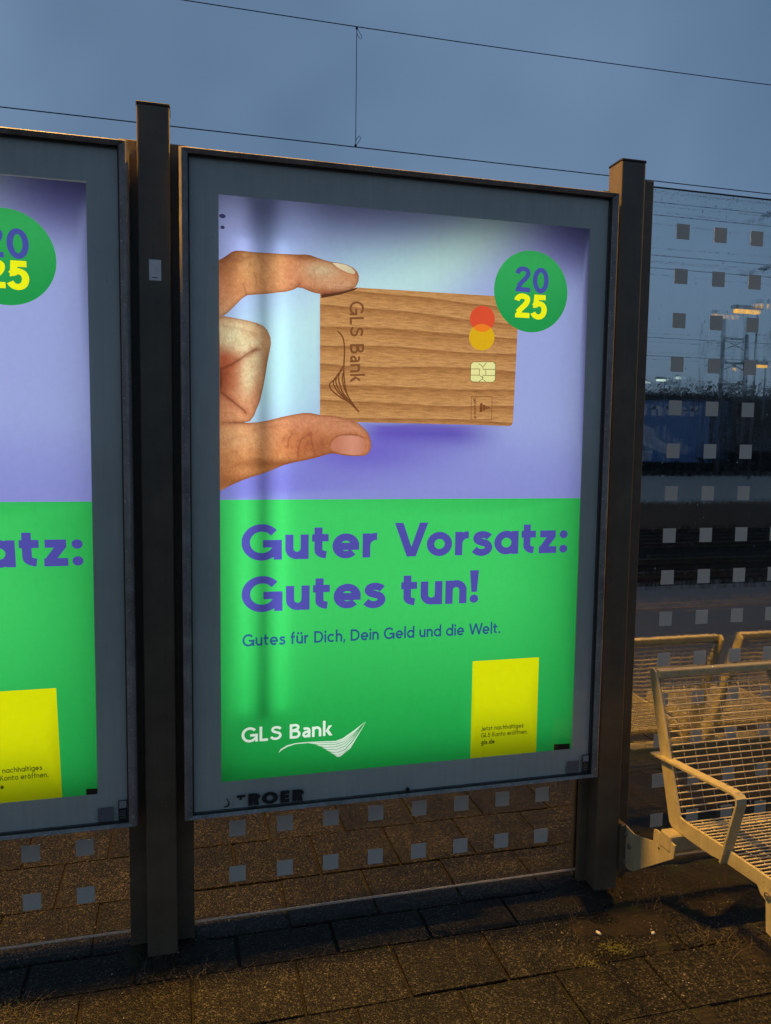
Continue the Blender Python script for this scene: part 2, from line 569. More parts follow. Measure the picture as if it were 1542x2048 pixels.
# slab paving, running bond
bm = bmesh.new()
tone = bm.verts.layers.float_color.new('tone')
rows = [(-3.2 + .24 * k, -3.2 + .24 * (k + 1), .208 if k % 2 else .05) for k in range(11)]
rows += [(-.565, -.338, .046), (-.338, -.108, .208), (-.108, .052, .046), (.052, .333, .215), (.333, .62, .07), (.62, .86, .215), (.86, 1.1, .07), (1.1, 1.35, .215)]
for (ya, yb, off) in rows:
    for i in range(-12, 20):
        x0 = off + i * .2975
        w = .2975
        g = random.uniform(.0032, .0058)
        n0 = len(bm.verts)
        zt = GZ + random.uniform(-.0022, .0022)
        if x0 > 1.18 and yb < .1 and random.random() < .8: zt -= random.uniform(.001, .006)
        box(bm, x0 + g, x0 + w - g, ya + g * .8, yb - g * .8, GZ - .035, zt, .0045, seg=2)
        bm.verts.ensure_lookup_table()
        tv = random.uniform(.78, 1.12)
        tilt = random.uniform(-.006, .006)
        for v in bm.verts[n0:]:
            v[tone] = (tv, tv * random.uniform(.985, 1.0), tv * .98, 1)
            if v.co.z > GZ - .02:
                v.co.z += tilt * (v.co.x - x0 - w / 2)
                v.co.x += .0011 * noise.noise(Vector((v.co.x * 40, v.co.y * 40, 3)))
                v.co.y += .0011 * noise.noise(Vector((v.co.x * 40, v.co.y * 40, 9)))
tag(obj('paving', bm, M['paver']), kind='structure')

# soil: fills the joints and drifts over the slabs round the posts and under the bench
def sm(a, b, x):
    t = max(0, min(1, (x - a) / (b - a)))
    return t * t * (3 - 2 * t)
def soil_h(x, y):
    n = noise.fractal(Vector((x * 7, y * 7, 1.7)), .8, 2.1, 5)
    n2 = noise.fractal(Vector((x * 40, y * 40, 5.1)), .8, 2.1, 3)
    h = -.0085 + .002 * n
    drift = sm(1.0, 1.28, x + .10 * n) * sm(-.33, -.16, y - .05 * n + .1 * sm(1.5, 2.2, x)) * (1 - sm(.12, .22, y))
    drift = max(drift, sm(1.3, 1.75, x + .16 * n) * sm(-.8, -.30, y) * .55)
    # two soil-choked gaps that run towards the viewer
    for gx, sl, wd in ((1.10, -.30, .030), (1.335, -.18, .040)):
        d = abs(x - (gx + sl * (-y - .25)) - .02 * n)
        if y < -.12: drift = max(drift, (1 - sm(wd * .5, wd * 1.5, d)) * .62)
    for px_ in (-.173, 1.316):
        dd = math.hypot((x - px_) / 1.25, (y - .03))
        drift = max(drift, (1 - sm(.06, .17, dd + .03 * n)) * .9)
    drift = max(drift, (1 - sm(.0, .035, abs(y + .108) + .02 * n)) * .36, (1 - sm(.0, .03, abs(y - .085) + .02 * n)) * .34)
    h += drift * (.0125 + .006 * n)
    return h + .0017 * n2 * (.4 + drift)
bm = bmesh.new()
NX, NY = 330, 190
x0, x1, y0, y1 = -1.1, 2.75, -1.25, .95
gv = [[bm.verts.new((x0 + (x1 - x0) * i / NX, y0 + (y1 - y0) * j / NY, GZ + soil_h(x0 + (x1 - x0) * i / NX, y0 + (y1 - y0) * j / NY))) for i in range(NX + 1)] for j in range(NY + 1)]
for j in range(NY):
    for i in range(NX):
        bm.faces.new((gv[j][i], gv[j][i + 1], gv[j + 1][i + 1], gv[j + 1][i]))
tag(obj('soil', bm, M['soil'], smooth=True), kind='structure')
sheet('joint_bedding', -3.8, 6.2, -3.3, 1.36, GZ - .0125, M['soil'])

# ------------------------------------------------------------------ poster artwork
FINGER_UP = [[-0.002,1.528],[0.0123,1.5355],[0.025,1.5446],[0.0376,1.5545],[0.0485,1.5585],[0.0666,1.5599],[0.0921,1.5582],[0.1362,1.5589],[0.1807,1.5593],[0.2257,1.5608],[0.2484,1.5628],[0.2635,1.5617],[0.2826,1.5561],[0.3056,1.5504],[0.3249,1.547],[0.3481,1.5457],[0.3714,1.5425],[0.391,1.5345],[0.4029,1.5237],[0.4077,1.5109],[0.4063,1.4951],[0.3994,1.4811],[0.3838,1.4719],[0.3566,1.4627],[0.3256,1.4563],[0.3063,1.4536],[0.2955,1.4529],[0.2756,1.4547],[0.2565,1.4602],[0.2412,1.4659],[0.2261,1.4675],[0.211,1.4592],[0.1922,1.4532],[0.166,1.4491],[0.1362,1.4436],[0.1067,1.4399],[0.0809,1.4366],[0.0663,1.4266],[0.048,1.4074],[0.0298,1.3882],[0.0152,1.3758],[-0.0028,1.3705]]
FINGER_MID = [[-0.0028,1.3712],[0.0152,1.374],[0.0443,1.3708],[0.0808,1.3655],[0.1066,1.3602],[0.1251,1.3531],[0.1381,1.3409],[0.1467,1.321],[0.1486,1.3026],[0.1445,1.2802],[0.1382,1.2503],[0.1326,1.2129],[0.1258,1.1754],[0.1157,1.1341],[0.1064,1.1115],[0.0989,1.0926],[0.0877,1.0774],[0.0692,1.0733],[0.0433,1.072],[-0.0043,1.071]]
THUMB = [[-0.0043,1.0755],[0.0433,1.0731],[0.0877,1.0736],[0.1101,1.0752],[0.1439,1.0823],[0.1817,1.0925],[0.2122,1.0996],[0.2428,1.1053],[0.2659,1.1058],[0.2892,1.1014],[0.3048,1.1002],[0.3283,1.0996],[0.3519,1.0963],[0.3836,1.0893],[0.4096,1.0794],[0.4278,1.065],[0.442,1.0496],[0.4504,1.0264],[0.4518,1.0068],[0.4468,0.9931],[0.4328,0.9812],[0.4087,0.9794],[0.3767,0.9803],[0.3529,0.9843],[0.3292,0.9872],[0.3095,0.9819],[0.2822,0.9732],[0.2512,0.966],[0.2203,0.96],[0.1896,0.9522],[0.1668,0.9425],[0.144,0.9329],[0.1175,0.9233],[0.0912,0.9156],[0.0613,0.9042],[0.0316,0.891],[-0.0053,0.8741]]
NAIL_UP = [[0.3268,1.5445],[0.3442,1.5446],[0.3675,1.5418],[0.3851,1.5348],[0.397,1.5233],[0.3931,1.5163],[0.3755,1.5192],[0.3579,1.5255],[0.3404,1.5343]]
NAIL_THUMB = [[0.3309,1.0208],[0.3386,1.0325],[0.3564,1.0393],[0.3841,1.0417],[0.4121,1.039],[0.4282,1.0319],[0.4323,1.0183],[0.4306,0.9987],[0.4207,0.9838],[0.3926,0.9827],[0.3608,0.9871],[0.335,0.9946],[0.3263,1.0053]]
CREASES = [([[0.011,1.2269],[0.0365,1.2389],[0.0622,1.2565],[0.0843,1.2739],[0.1065,1.286]],0.00382,0.85),([[0.0034,1.1624],[0.0179,1.1499],[0.0362,1.1357],[0.0545,1.1213],[0.0711,1.1087],[0.0766,1.1014]],0.0034,0.9),([[0.0037,1.223],[0.005,1.201],[0.0042,1.1716]],0.00595,0.7),([[0.1971,1.0037],[0.2009,1.0266],[0.2123,1.0458]],0.00297,0.45),([[0.2279,0.9735],[0.2298,1.0041],[0.2374,1.0271],[0.2663,1.0467]],0.00297,0.5),([[0.2783,0.9816],[0.2703,1.0123],[0.2655,1.0428]],0.00297,0.45),([[0.2472,0.9813],[0.251,1.0044],[0.2586,1.0236]],0.0034,0.3),([[0.3309,1.0227],[0.3406,1.0364],[0.3682,1.0445],[0.404,1.044],[0.4281,1.0338]],0.0034,0.5),([[0.0682,1.4684],[0.0755,1.4489],[0.0791,1.4346]],0.0034,0.4),([[0.2261,1.4694],[0.2317,1.4808]],0.00425,0.5),([[0.2955,1.4522],[0.3256,1.4563],[0.3566,1.4634]],0.0034,0.4),([[0.321,1.5478],[0.3404,1.5362],[0.3638,1.5248],[0.3932,1.5156]],0.00297,0.3),([[0.2122,1.0799],[0.2353,1.0576]],0.00255,0.1),([[-0.0028,1.3705],[0.0152,1.3743]],0.00425,0.4),([[0.0994,1.5012],[0.1067,1.48],[0.106,1.4617]],0.00255,0.25),([[0.1159,1.4987],[0.1185,1.4771]],0.00212,0.2),([[0.0557,1.5451],[0.0738,1.541],[0.0884,1.5439]],0.00255,0.3),([[0.0448,1.5335],[0.0665,1.5297]],0.00212,0.25),([[0.0115,1.3473],[0.0551,1.3422],[0.0992,1.3298]],0.0034,0.18),([[0.0806,1.2627],[0.0991,1.2783],[0.1177,1.2846]],0.00255,0.4),([[0.1818,1.0187],[0.1894,1.034]],0.00212,0.3),([[0.2974,1.0357],[0.3035,1.005],[0.3017,0.9857]],0.00255,0.25),([[0.0989,1.0551],[0.1439,1.0635],[0.1817,1.068]],0.00255,0.2),([[0.0318,0.9418],[0.0838,0.9647],[0.1213,0.9688]],0.00255,0.25),([[0.0172,0.9791],[0.0616,0.9946]],0.00212,0.2),([[0.2714,1.524],[0.2772,1.4985],[0.2755,1.4725]],0.00212,0.22),([[0.01,1.0163],[0.0542,1.0319],[0.0839,1.0361]],0.00255,0.18),([[0.0103,1.0721],[0.0877,1.0736]],0.00382,0.45)]
SKIN_TONES = [([0.0484,1.5445],0.0467,0.0255,(110,62,36),0.75),([0.0122,1.5133],0.0255,0.0382,(140,80,48),0.5),([0.0884,1.5077],0.0297,0.051,(235,180,120),0.6),([0.1659,1.5058],0.0255,0.0425,(240,185,125),0.55),([0.2109,1.4941],0.0382,0.0297,(226,150,112),0.6),([0.2981,1.5221],0.0382,0.017,(222,205,165),0.8),([0.3447,1.4843],0.0638,0.017,(230,190,150),0.6),([0.2484,1.5555],0.034,0.0085,(120,80,50),0.6),([0.0227,1.4276],0.0382,0.0425,(222,150,105),0.6),([0.3255,1.4607],0.051,0.0076,(150,90,58),0.5),([0.0441,1.3161],0.0765,0.0467,(236,226,184),0.9),([0.0805,1.2111],0.034,0.068,(240,230,186),0.85),([0.022,1.2457],0.0297,0.0255,(200,110,75),0.8),([0.0108,1.1976],0.0195,0.0404,(96,36,20),0.92),([0.0363,1.1911],0.0255,0.0467,(196,100,64),0.7),([0.0111,1.2526],0.0255,0.017,(190,96,60),0.7),([0.1103,1.3303],0.0297,0.0212,(214,160,110),0.5),([0.1363,1.2576],0.0102,0.068,(176,120,76),0.75),([0.1102,1.1489],0.011,0.0552,(190,120,80),0.7),([0.0471,1.1137],0.0552,0.034,(225,150,110),0.7),([0.0989,1.115],0.017,0.0382,(214,140,100),0.5),([0.0542,1.0319],0.068,0.034,(232,180,130),0.7),([0.2506,1.0807],0.085,0.0212,(225,155,120),0.7),([0.2471,1.0043],0.0467,0.034,(200,118,75),0.65),([0.0988,0.9572],0.085,0.0255,(215,150,95),0.6),([0.1743,0.954],0.085,0.0106,(120,60,30),0.7),([0.0428,0.9042],0.068,0.017,(150,90,50),0.6),([0.3878,1.0681],0.051,0.017,(222,160,125),0.6),([0.3016,1.005],0.0297,0.0255,(150,85,55),0.5),([0.4446,1.0067],0.0127,0.0255,(220,140,110),0.4)]
CARD = [[0.2912,1.4774],[0.4056,1.4784],[0.6174,1.4794],[0.8363,1.4802],[0.8972,1.4794],[0.9159,1.4728],[0.9211,1.4619],[0.9206,1.3778],[0.9171,1.2308],[0.9137,1.0938],[0.9109,1.0845],[0.9029,1.0792],[0.7801,1.0808],[0.625,1.0812],[0.4099,1.0813],[0.2937,1.0821]]
DISC_RED = [[0.843,1.4107],[0.8427,1.4044],[0.8413,1.3982],[0.839,1.3923],[0.8357,1.3868],[0.8316,1.3818],[0.8267,1.3775],[0.8212,1.3739],[0.8152,1.3712],[0.8089,1.3694],[0.8024,1.3686],[0.7959,1.3688],[0.7895,1.3699],[0.7834,1.372],[0.7778,1.375],[0.7728,1.3788],[0.7684,1.3834],[0.7649,1.3885],[0.7623,1.3941],[0.7607,1.4001],[0.76,1.4063],[0.7604,1.4125],[0.7617,1.4186],[0.764,1.4245],[0.7673,1.43],[0.7714,1.435],[0.7762,1.4393],[0.7816,1.4428],[0.7876,1.4456],[0.7938,1.4474],[0.8003,1.4482],[0.8068,1.4481],[0.8132,1.447],[0.8193,1.445],[0.8249,1.442],[0.83,1.4383],[0.8344,1.4337],[0.838,1.4286],[0.8406,1.4229],[0.8423,1.4169]]
DISC_YEL = [[0.8434,1.3544],[0.843,1.348],[0.8416,1.3417],[0.8392,1.3357],[0.8359,1.3301],[0.8317,1.3251],[0.8267,1.3207],[0.8212,1.3171],[0.8151,1.3144],[0.8086,1.3126],[0.802,1.3118],[0.7954,1.312],[0.7889,1.3132],[0.7828,1.3154],[0.7771,1.3185],[0.7719,1.3224],[0.7676,1.327],[0.764,1.3323],[0.7613,1.338],[0.7596,1.3441],[0.759,1.3504],[0.7593,1.3568],[0.7607,1.363],[0.7631,1.369],[0.7664,1.3745],[0.7705,1.3796],[0.7754,1.3839],[0.781,1.3875],[0.787,1.3902],[0.7934,1.3921],[0.7999,1.3929],[0.8065,1.3927],[0.813,1.3916],[0.8192,1.3895],[0.825,1.3864],[0.8301,1.3826],[0.8346,1.3779],[0.8382,1.3727],[0.8409,1.3669],[0.8427,1.3608]]
CHIP = [[0.774,1.2755],[0.8406,1.2782],[0.8493,1.2712],[0.8495,1.2228],[0.8423,1.2152],[0.7737,1.2141],[0.7664,1.22],[0.767,1.268]]
CHIP_LINES = [[[0.7673,1.2535],[0.7969,1.2546]],[[0.7666,1.2345],[0.7955,1.2355]],[[0.8169,1.2542],[0.8492,1.2555]],[[0.8174,1.2352],[0.8491,1.2363]],[[0.7969,1.2546],[0.7955,1.2355]],[[0.7955,1.2355],[0.8066,1.2286],[0.8097,1.2271]],[[0.7922,1.2712],[0.807,1.2617],[0.8188,1.2745]],[[0.807,1.2617],[0.8078,1.2539],[0.8169,1.2542]],[[0.8169,1.2542],[0.8174,1.2352]],[[0.8083,1.236],[0.8174,1.2352]],[[0.8083,1.236],[0.8067,1.2241],[0.7948,1.2153]],[[0.8067,1.2241],[0.8179,1.2161]],[[0.774,1.2755],[0.8406,1.2782],[0.8493,1.2712],[0.8495,1.2228],[0.8423,1.2152],[0.7737,1.2141],[0.7664,1.22],[0.767,1.268],[0.774,1.2755]]]
GIRO_BOX = [[0.7706,1.1685],[0.8405,1.1694],[0.8406,1.0979],[0.7718,1.0976],[0.7706,1.1685]]
GIRO_MARK = [[[0.8014,1.1491],[0.8087,1.1482],[0.8094,1.1222],[0.7997,1.1208]],[[0.8106,1.1448],[0.8174,1.1439],[0.8178,1.1269],[0.8111,1.1256]],[[0.8193,1.1417],[0.8248,1.1407],[0.825,1.1305],[0.8196,1.1292]],[[0.8267,1.139],[0.8334,1.1375],[0.8335,1.1341],[0.8268,1.1322]]]
ENGRAVE = [[0.3802,1.4368],[0.3847,1.2006],[0.4232,1.4393]]
GIRO_TEXT = [[0.7798,1.1632],[0.7814,1.1012],[0.7889,1.1634]]
SWOOSH = [[[0.1713,0.0745],[0.1795,0.0868],[0.1982,0.0968],[0.2244,0.1017],[0.264,0.1018],[0.3128,0.0999],[0.3487,0.0977],[0.3712,0.1044],[0.4027,0.1237],[0.4449,0.1528],[0.4073,0.1206],[0.3735,0.0987],[0.3487,0.0936],[0.3129,0.0962],[0.264,0.0987],[0.2244,0.0985],[0.2003,0.0925],[0.183,0.0838]],[[0.264,0.0982],[0.3488,0.0922],[0.3758,0.099],[0.4051,0.118],[0.4299,0.1384],[0.4029,0.1132],[0.3781,0.0947],[0.3488,0.0876],[0.2951,0.0905]],[[0.2884,0.0893],[0.3511,0.0861],[0.3781,0.0933],[0.4051,0.1125],[0.4255,0.131],[0.4006,0.1065],[0.3781,0.0874],[0.3489,0.0799],[0.313,0.0812]],[[0.3063,0.08],[0.3511,0.0783],[0.3795,0.0863],[0.4052,0.1079],[0.4232,0.1275],[0.3994,0.0988],[0.3782,0.0791],[0.3512,0.071],[0.322,0.0727]],[[0.3184,0.0712],[0.3534,0.0699],[0.3796,0.0776],[0.403,0.0999],[0.4246,0.1265],[0.3985,0.0897],[0.3783,0.0686],[0.3558,0.061],[0.3355,0.0633]],[[0.3324,0.0617],[0.358,0.0603],[0.3797,0.0671],[0.4008,0.0881],[0.4264,0.1272],[0.3964,0.0793],[0.3761,0.0582],[0.3604,0.0523],[0.3468,0.054]],[[0.3455,0.0528],[0.3617,0.0522],[0.3784,0.0589],[0.3964,0.0793],[0.4323,0.1323],[0.4449,0.1528],[0.4368,0.1369],[0.3965,0.0702],[0.3649,0.0469],[0.3559,0.0454]]]
CARD_SWOOSH = [[[0.3448,1.3482],[0.3558,1.3381],[0.3631,1.3226],[0.3661,1.2972],[0.3653,1.2652],[0.3645,1.2331],[0.367,1.201],[0.3756,1.1637],[0.3925,1.1372],[0.4124,1.1117]],[[0.3654,1.2492],[0.3529,1.23],[0.3493,1.2058],[0.3589,1.174],[0.3757,1.1519],[0.3954,1.1308]],[[0.36,1.2356],[0.3447,1.219],[0.3411,1.1975],[0.3534,1.1711],[0.3758,1.1486]],[[0.353,1.2247],[0.3366,1.208],[0.334,1.1919],[0.3479,1.1693],[0.3758,1.1449],[0.3982,1.1265]],[[0.3448,1.2126],[0.3257,1.197],[0.3219,1.1889],[0.3286,1.1741],[0.3563,1.1535],[0.3814,1.1407],[0.4124,1.1117]],[[0.3656,1.2331],[0.3602,1.2115],[0.3672,1.1796],[0.3869,1.1425]]]
CARD_GAP_SHADE = [[0.2951,1.4516],[0.4056,1.4784],[0.3974,1.471],[0.3482,1.4538],[0.2952,1.4412]]

PW, PH = 1.16, 1.71
def ribbon(pts, w):
    """quads along a stroke with mitred joints"""
    pts = [Vector(p) for p in pts]
    closed = (pts[0] - pts[-1]).length < 1e-6
    if closed: pts = pts[:-1]
    n = len(pts)
    offs = []
    for i in range(n):
        a = pts[(i - 1) % n] if (closed or i > 0) else None
        b = pts[(i + 1) % n] if (closed or i < n - 1) else None
        d1 = (pts[i] - a).normalized() if a is not None else None
        d2 = (b - pts[i]).normalized() if b is not None else None
        if d1 is None: d1 = d2
        if d2 is None: d2 = d1
        n1, n2 = Vector((-d1.y, d1.x)), Vector((-d2.y, d2.x))
        mt = (n1 + n2)
        if mt.length < .2: mt = n1
        mt.normalize()
        k = 1 / max(.5, mt.dot(n1))
        offs.append(mt * (w / 2 * k))
    out = []
    for i in range(n if closed else n - 1):
        j = (i + 1) % n
        out.append([pts[i] + offs[i], pts[i] - offs[i], pts[j] - offs[j], pts[j] + offs[j]])
    return out

def arc(cx, cy, rx, ry, a0, a1, n=14):
    return [(cx + rx * math.cos(R(a0 + (a1 - a0) * i / n)), cy + ry * math.sin(R(a0 + (a1 - a0) * i / n))) for i in range(n + 1)]

def smooth_line(pts, n=4):
    out = []
    for i in range(len(pts) - 1):
        p0, p1, p2, p3 = pts[max(0, i - 1)], pts[i], pts[i + 1], pts[min(len(pts) - 1, i + 2)]
        for k in range(n):
            t = k / n
            out.append(tuple(.5 * ((2 * p1[a]) + (-p0[a] + p2[a]) * t + (2 * p0[a] - 5 * p1[a] + 4 * p2[a] - p3[a]) * t * t + (-p0[a] + 3 * p1[a] - 3 * p2[a] + p3[a]) * t ** 3) for a in (0, 1)))
    out.append(pts[-1])
    return out

def glyph(ch, w):
    """geometric sans letter: (advance, strokes, polygons); cap height .70, x height .48"""
    C, X, A = .70, .495, .74
    h = w / 2
    S, P = [], []
    def dot(cx, cy, r=None): P.append(arc(cx, cy, r or w * .60, r or w * .60, 0, 345, 12))
    if ch == ' ': return .20, S, P
    if ch == 'G':
        r = C / 2 + .012 - h; cx = r + h
        S.append(arc(cx, C / 2, r, r, 40, 335, 28)); S.append([(cx + .02, C / 2 - .03), (cx + r, C / 2 - .03)])
        S.append([(cx + r, C / 2 - .03 + h), (cx + r, .0)]); return 2 * (r + h), S, P
    if ch in 'uü':
        wd = .43; rr = wd / 2 - h
        S.append([(h, X), (h, rr + h)] + arc(wd / 2, rr + h, rr, rr - .0, 180, 360, 12)[1:]); S.append([(wd - h, X), (wd - h, 0)])
        if ch == 'ü': dot(wd * .27, .62, w * .62); dot(wd * .73, .62, w * .62)
        return wd, S, P
    if ch == 't':
        S.append([(.12, .63), (.12, .17)] + arc(.12 + .17 - h + h, .17 - .0, .17, .17 - h, 180, 262, 7)[1:]); S.append([(0, X - h), (.31, X - h)]); return .32, S, P
    if ch == 'e':
        r = X / 2 + .008 - h; cx = r + h
        S.append(arc(cx, X / 2, r, r, 0, 318, 22)); S.append([(cx - r, X / 2 - .01), (cx + r + h * .96, X / 2 - .01)]); return 2 * (r + h), S, P
    if ch == 'r':
        S.append([(h, 0), (h, X)]); S.append(arc(h + .185, X - .19 - h + .01, .185, .19, 172, 84, 8)); return .30, S, P
    if ch == 'V':
        k = w * 1.12; wd = .66
        P.append([(0, C), (k, C), (wd / 2, .20), (wd - k, C), (wd, C), (wd / 2 + k * .53, 0), (wd / 2 - k * .53, 0)]); return wd, S, P
    if ch == 'W':
        k = w * 1.08; wd = .98
        P.append([(0, C), (k, C), (.26, .22), (.43, C), (.55, C), (.72, .22), (wd - k, C), (wd, C), (.78, 0), (.66, 0), (.49, .52), (.32, 0), (.20, 0)]); return wd, S, P
    if ch == 'o' or ch == 'ö':
        r = X / 2 + .008 - h; cx = r + h
        S.append(arc(cx, X / 2, r, r, 0, 360, 24))
        if ch == 'ö': dot(cx - .1, .62, w * .62); dot(cx + .1, .62, w * .62)
        return 2 * (r + h), S, P
    if ch in 'sS':
        k = 1.0 if ch == 's' else C / X
        pts = [(.345, .372), (.29, .415), (.20, .432), (.115, .41), (.085, .352), (.12, .295), (.205, .262), (.30, .225), (.335, .150), (.295, .080), (.20, .045), (.105, .062), (.035, .118)]
        t = (w - .12) * .5
        S.append([(x * k, (.24 + (y - .24) * (1 - t)) * k) for x, y in smooth_line(pts)]); return .39 * k, S, P
    if ch in 'adg':
        r = X / 2 + .008 - h; cx = r + h; wd = 2 * r + 2 * h
        S.append(arc(cx, X / 2, r, r, 0, 360, 22)); top = A if ch == 'd' else X
        if ch == 'g': S.append([(cx + r, X), (cx + r, 0)] + arc(cx, -.01, r, .17, 0, -150, 12)[1:])
        else: S.append([(cx + r, top), (cx + r, 0)])
        return wd, S, P
    if ch == 'z':
        S.append([(.02, X - h), (.36, X - h)]); S.append([(0, h), (.38, h)])
        P.append([(.36 - w * 1.25, X - w * .9), (.365, X - w * .9), (.015 + w * 1.25, w * .9), (.015, w * .9)]); return .38, S, P
    if ch == ':': dot(w * .62, w * .60); dot(w * .62, X - w * .60); return w * 1.24, S, P
    if ch == '.': dot(w * .62, w * .60); return w * 1.24, S, P
    if ch == ',': P.append([(.03, w * 1.15), (w * 1.25, w * 1.15), (w * .55, -.11), (0, -.11)]); return w * 1.2, S, P
    if ch in 'nh':
        wd = .43; rr = wd / 2 - h
        S.append([(h, 0), (h, A if ch == 'h' else X)]); S.append(arc(wd / 2, X - rr - h + .008, rr, rr, 180, 0, 14) + [(wd - h, 0)]); return wd, S, P
    if ch == '!': P.append([(0, C), (w * 1.22, C), (w * .98, .235), (w * .24, .235)]); dot(w * .61, w * .60); return w * 1.25, S, P
    if ch == 'f': S.append([(.11, 0), (.11, A - .17)] + arc(.11 + .15, A - .17, .15, .17 - h, 180, 96, 7)[1:]); S.append([(0, X - h), (.27, X - h)]); return .28, S, P
    if ch == 'D':
        S.append([(h, C - h), (.24, C - h)] + arc(.24, C / 2, .29, C / 2 - h, 90, -90, 18)[1:] + [(h, h)]); S.append([(h, C), (h, 0)]); return .53 + h, S, P
    if ch == 'i': S.append([(h, 0), (h, X)]); dot(h, .63, w * .62); return w, S, P
    if ch == 'c': r = X / 2 + .008 - h; S.append(arc(r + h, X / 2, r, r, 44, 316, 20)); return 2 * r + h + .02, S, P
    if ch == 'l': S.append([(h, 0), (h, A)]); return w, S, P
    if ch == 'J': S.append([(.27, C), (.27, .16)] + arc(.135, .16, .135, .16 - h, 0, -165, 12)[1:]); return .27 + h, S, P
    if ch == 'K': S.append([(h, 0), (h, C)]); P.append([(.36, C), (.36 + w * 1.3, C), (w + w * .7, .30), (w, .30)]); P.append([(.16, .36), (.16 + w, .44), (.40 + w * 1.2, 0), (.40, 0)]); return .42 + w, S, P
    if ch == 'L': S.append([(h, C), (h, 0)]); S.append([(h, h), (.38, h)]); return .39, S, P
    if ch == 'B':
        S.append([(h, C), (h, 0)]); S.append([(h, C - h), (.26, C - h)] + arc(.26, .53, .13, .17 - h, 90, -90, 10)[1:] + [(h, .36)])
        S.append([(h, .36), (.28, .36)] + arc(.28, .18 + h * .5, .155, .18 - h * .5, 90, -90, 12)[1:] + [(h, h)]); return .44 + h, S, P
    if ch == 'k': S.append([(h, 0), (h, A)]); P.append([(.27, X), (.27 + w * 1.35, X), (w * 1.7, .21), (w, .21)]); P.append([(.12, .26), (.12 + w, .33), (.30 + w * 1.3, 0), (.30, 0)]); return .31 + w, S, P
    if ch == '@':   # two-storey a of the logo lettering
        S.append(smooth_line([(.06, X - .07), (.13, X - h + .005), (.22, X - h), (.30, X - .10), (.32, X - .19)]) + [(.32, 0)])
        S.append(smooth_line([(.32, .285), (.18, .27), (.085, .215), (.065, .13), (.12, .06), (.21, .065), (.30, .14)])); return .32 + h, S, P
    if ch == '2': S.append(smooth_line([(.055, .50), (.085, .575), (.16, C - h - .0), (.26, C - h), (.345, .58), (.345, .48), (.29, .385), (.18, .265), (.09, .155)])); P.append([(.015, 0), (.42, 0), (.42, w), (.19, w), (.145, .21), (.05, .155), (.015, .1)]); return .44, S, P
    if ch == '0': S.append(arc(.225, C / 2, .225 - h, C / 2 + .008 - h, 0, 360, 26)); return .45, S, P
    if ch == '5': S.append([(.40, C - h), (.085 + h * .6, C - h)]); P.append([(.075, C), (.075 + w, C), (.045 + w * .98, .34), (.045, .30)]); S.append(smooth_line([(.075, .36), (.14, .425), (.23, .44), (.33, .385), (.365, .255), (.32, .11), (.215, .05), (.105, .08), (.045, .165)])); return .43, S, P
    if ch == 'R': S.append([(h, C), (h, 0)]); S.append([(h, C - h), (.27, C - h)] + arc(.27, .50, .14, .20 - h, 90, -90, 10)[1:] + [(h, .30 + h * .3)]); P.append([(.2, .33), (.2 + w * 1.1, .33), (.47, 0), (.47 - w * 1.2, 0)]); return .48, S, P
    if ch == 'O': S.append(arc(.35, C / 2, .35 - h, C / 2 - h + .008, 0, 360, 24)); return .70, S, P
    if ch == 'E': S.append([(h, C), (h, 0)]); S.append([(h, C - h), (.40, C - h)]); S.append([(h, C / 2), (.38, C / 2)]); S.append([(h, h), (.40, h)]); return .42, S, P
    raise ValueError(ch)

def text_polys(s, x0, x1, base, cap, w, gap=.07, flow=None, only=None):
    """polygons of a line of lettering that spans x0..x1; flow maps local (along, up) to the sheet"""
    items, pen = [], 0.0
    for i, ch in enumerate(s):
        a, S, P = glyph(ch, w)
        if only is None or only[0] <= i < only[1]: items.append((pen, S, P))
        pen += a + gap - (.085 if ch in 'VW' else .0)
    pen -= gap
    sx, sy = (x1 - x0) / pen, cap / .70
    out = []
    for px_, S, P in items:
        for st in S:
            for q in ribbon(st, w): out.append([((px_ + p[0]) * sx, p[1] * sy) for p in q])
        for pg in P: out.append([((px_ + p[0]) * sx, p[1] * sy) for p in pg])
    if flow: return [[flow(*p) for p in q] for q in out]
    return [[(x0 + a, base + b) for a, b in q] for q in out]

def const(rgb):
    c = lin(rgb)
    return lambda u, v: c

def seg_d(p, a, b):
    ax, ay, bx, by = a[0], a[1], b[0], b[1]
    dx, dy = bx - ax, by - ay
    L2 = dx * dx + dy * dy
    t = 0 if L2 == 0 else max(0, min(1, ((p[0] - ax) * dx + (p[1] - ay) * dy) / L2))
    return math.hypot(p[0] - ax - t * dx, p[1] - ay - t * dy)
def line_d(p, l, closed=False):
    n = len(l)
    return min(seg_d(p, l[i], l[(i + 1) % n]) for i in range(n if closed else n - 1))
def mix(a, b, t): return tuple(x + (y - x) * t for x, y in zip(a, b))
def gauss(u, v, c, sx, sy): return math.exp(-.5 * (((u - c[0]) / sx) ** 2 + ((v - c[1]) / sy) ** 2))

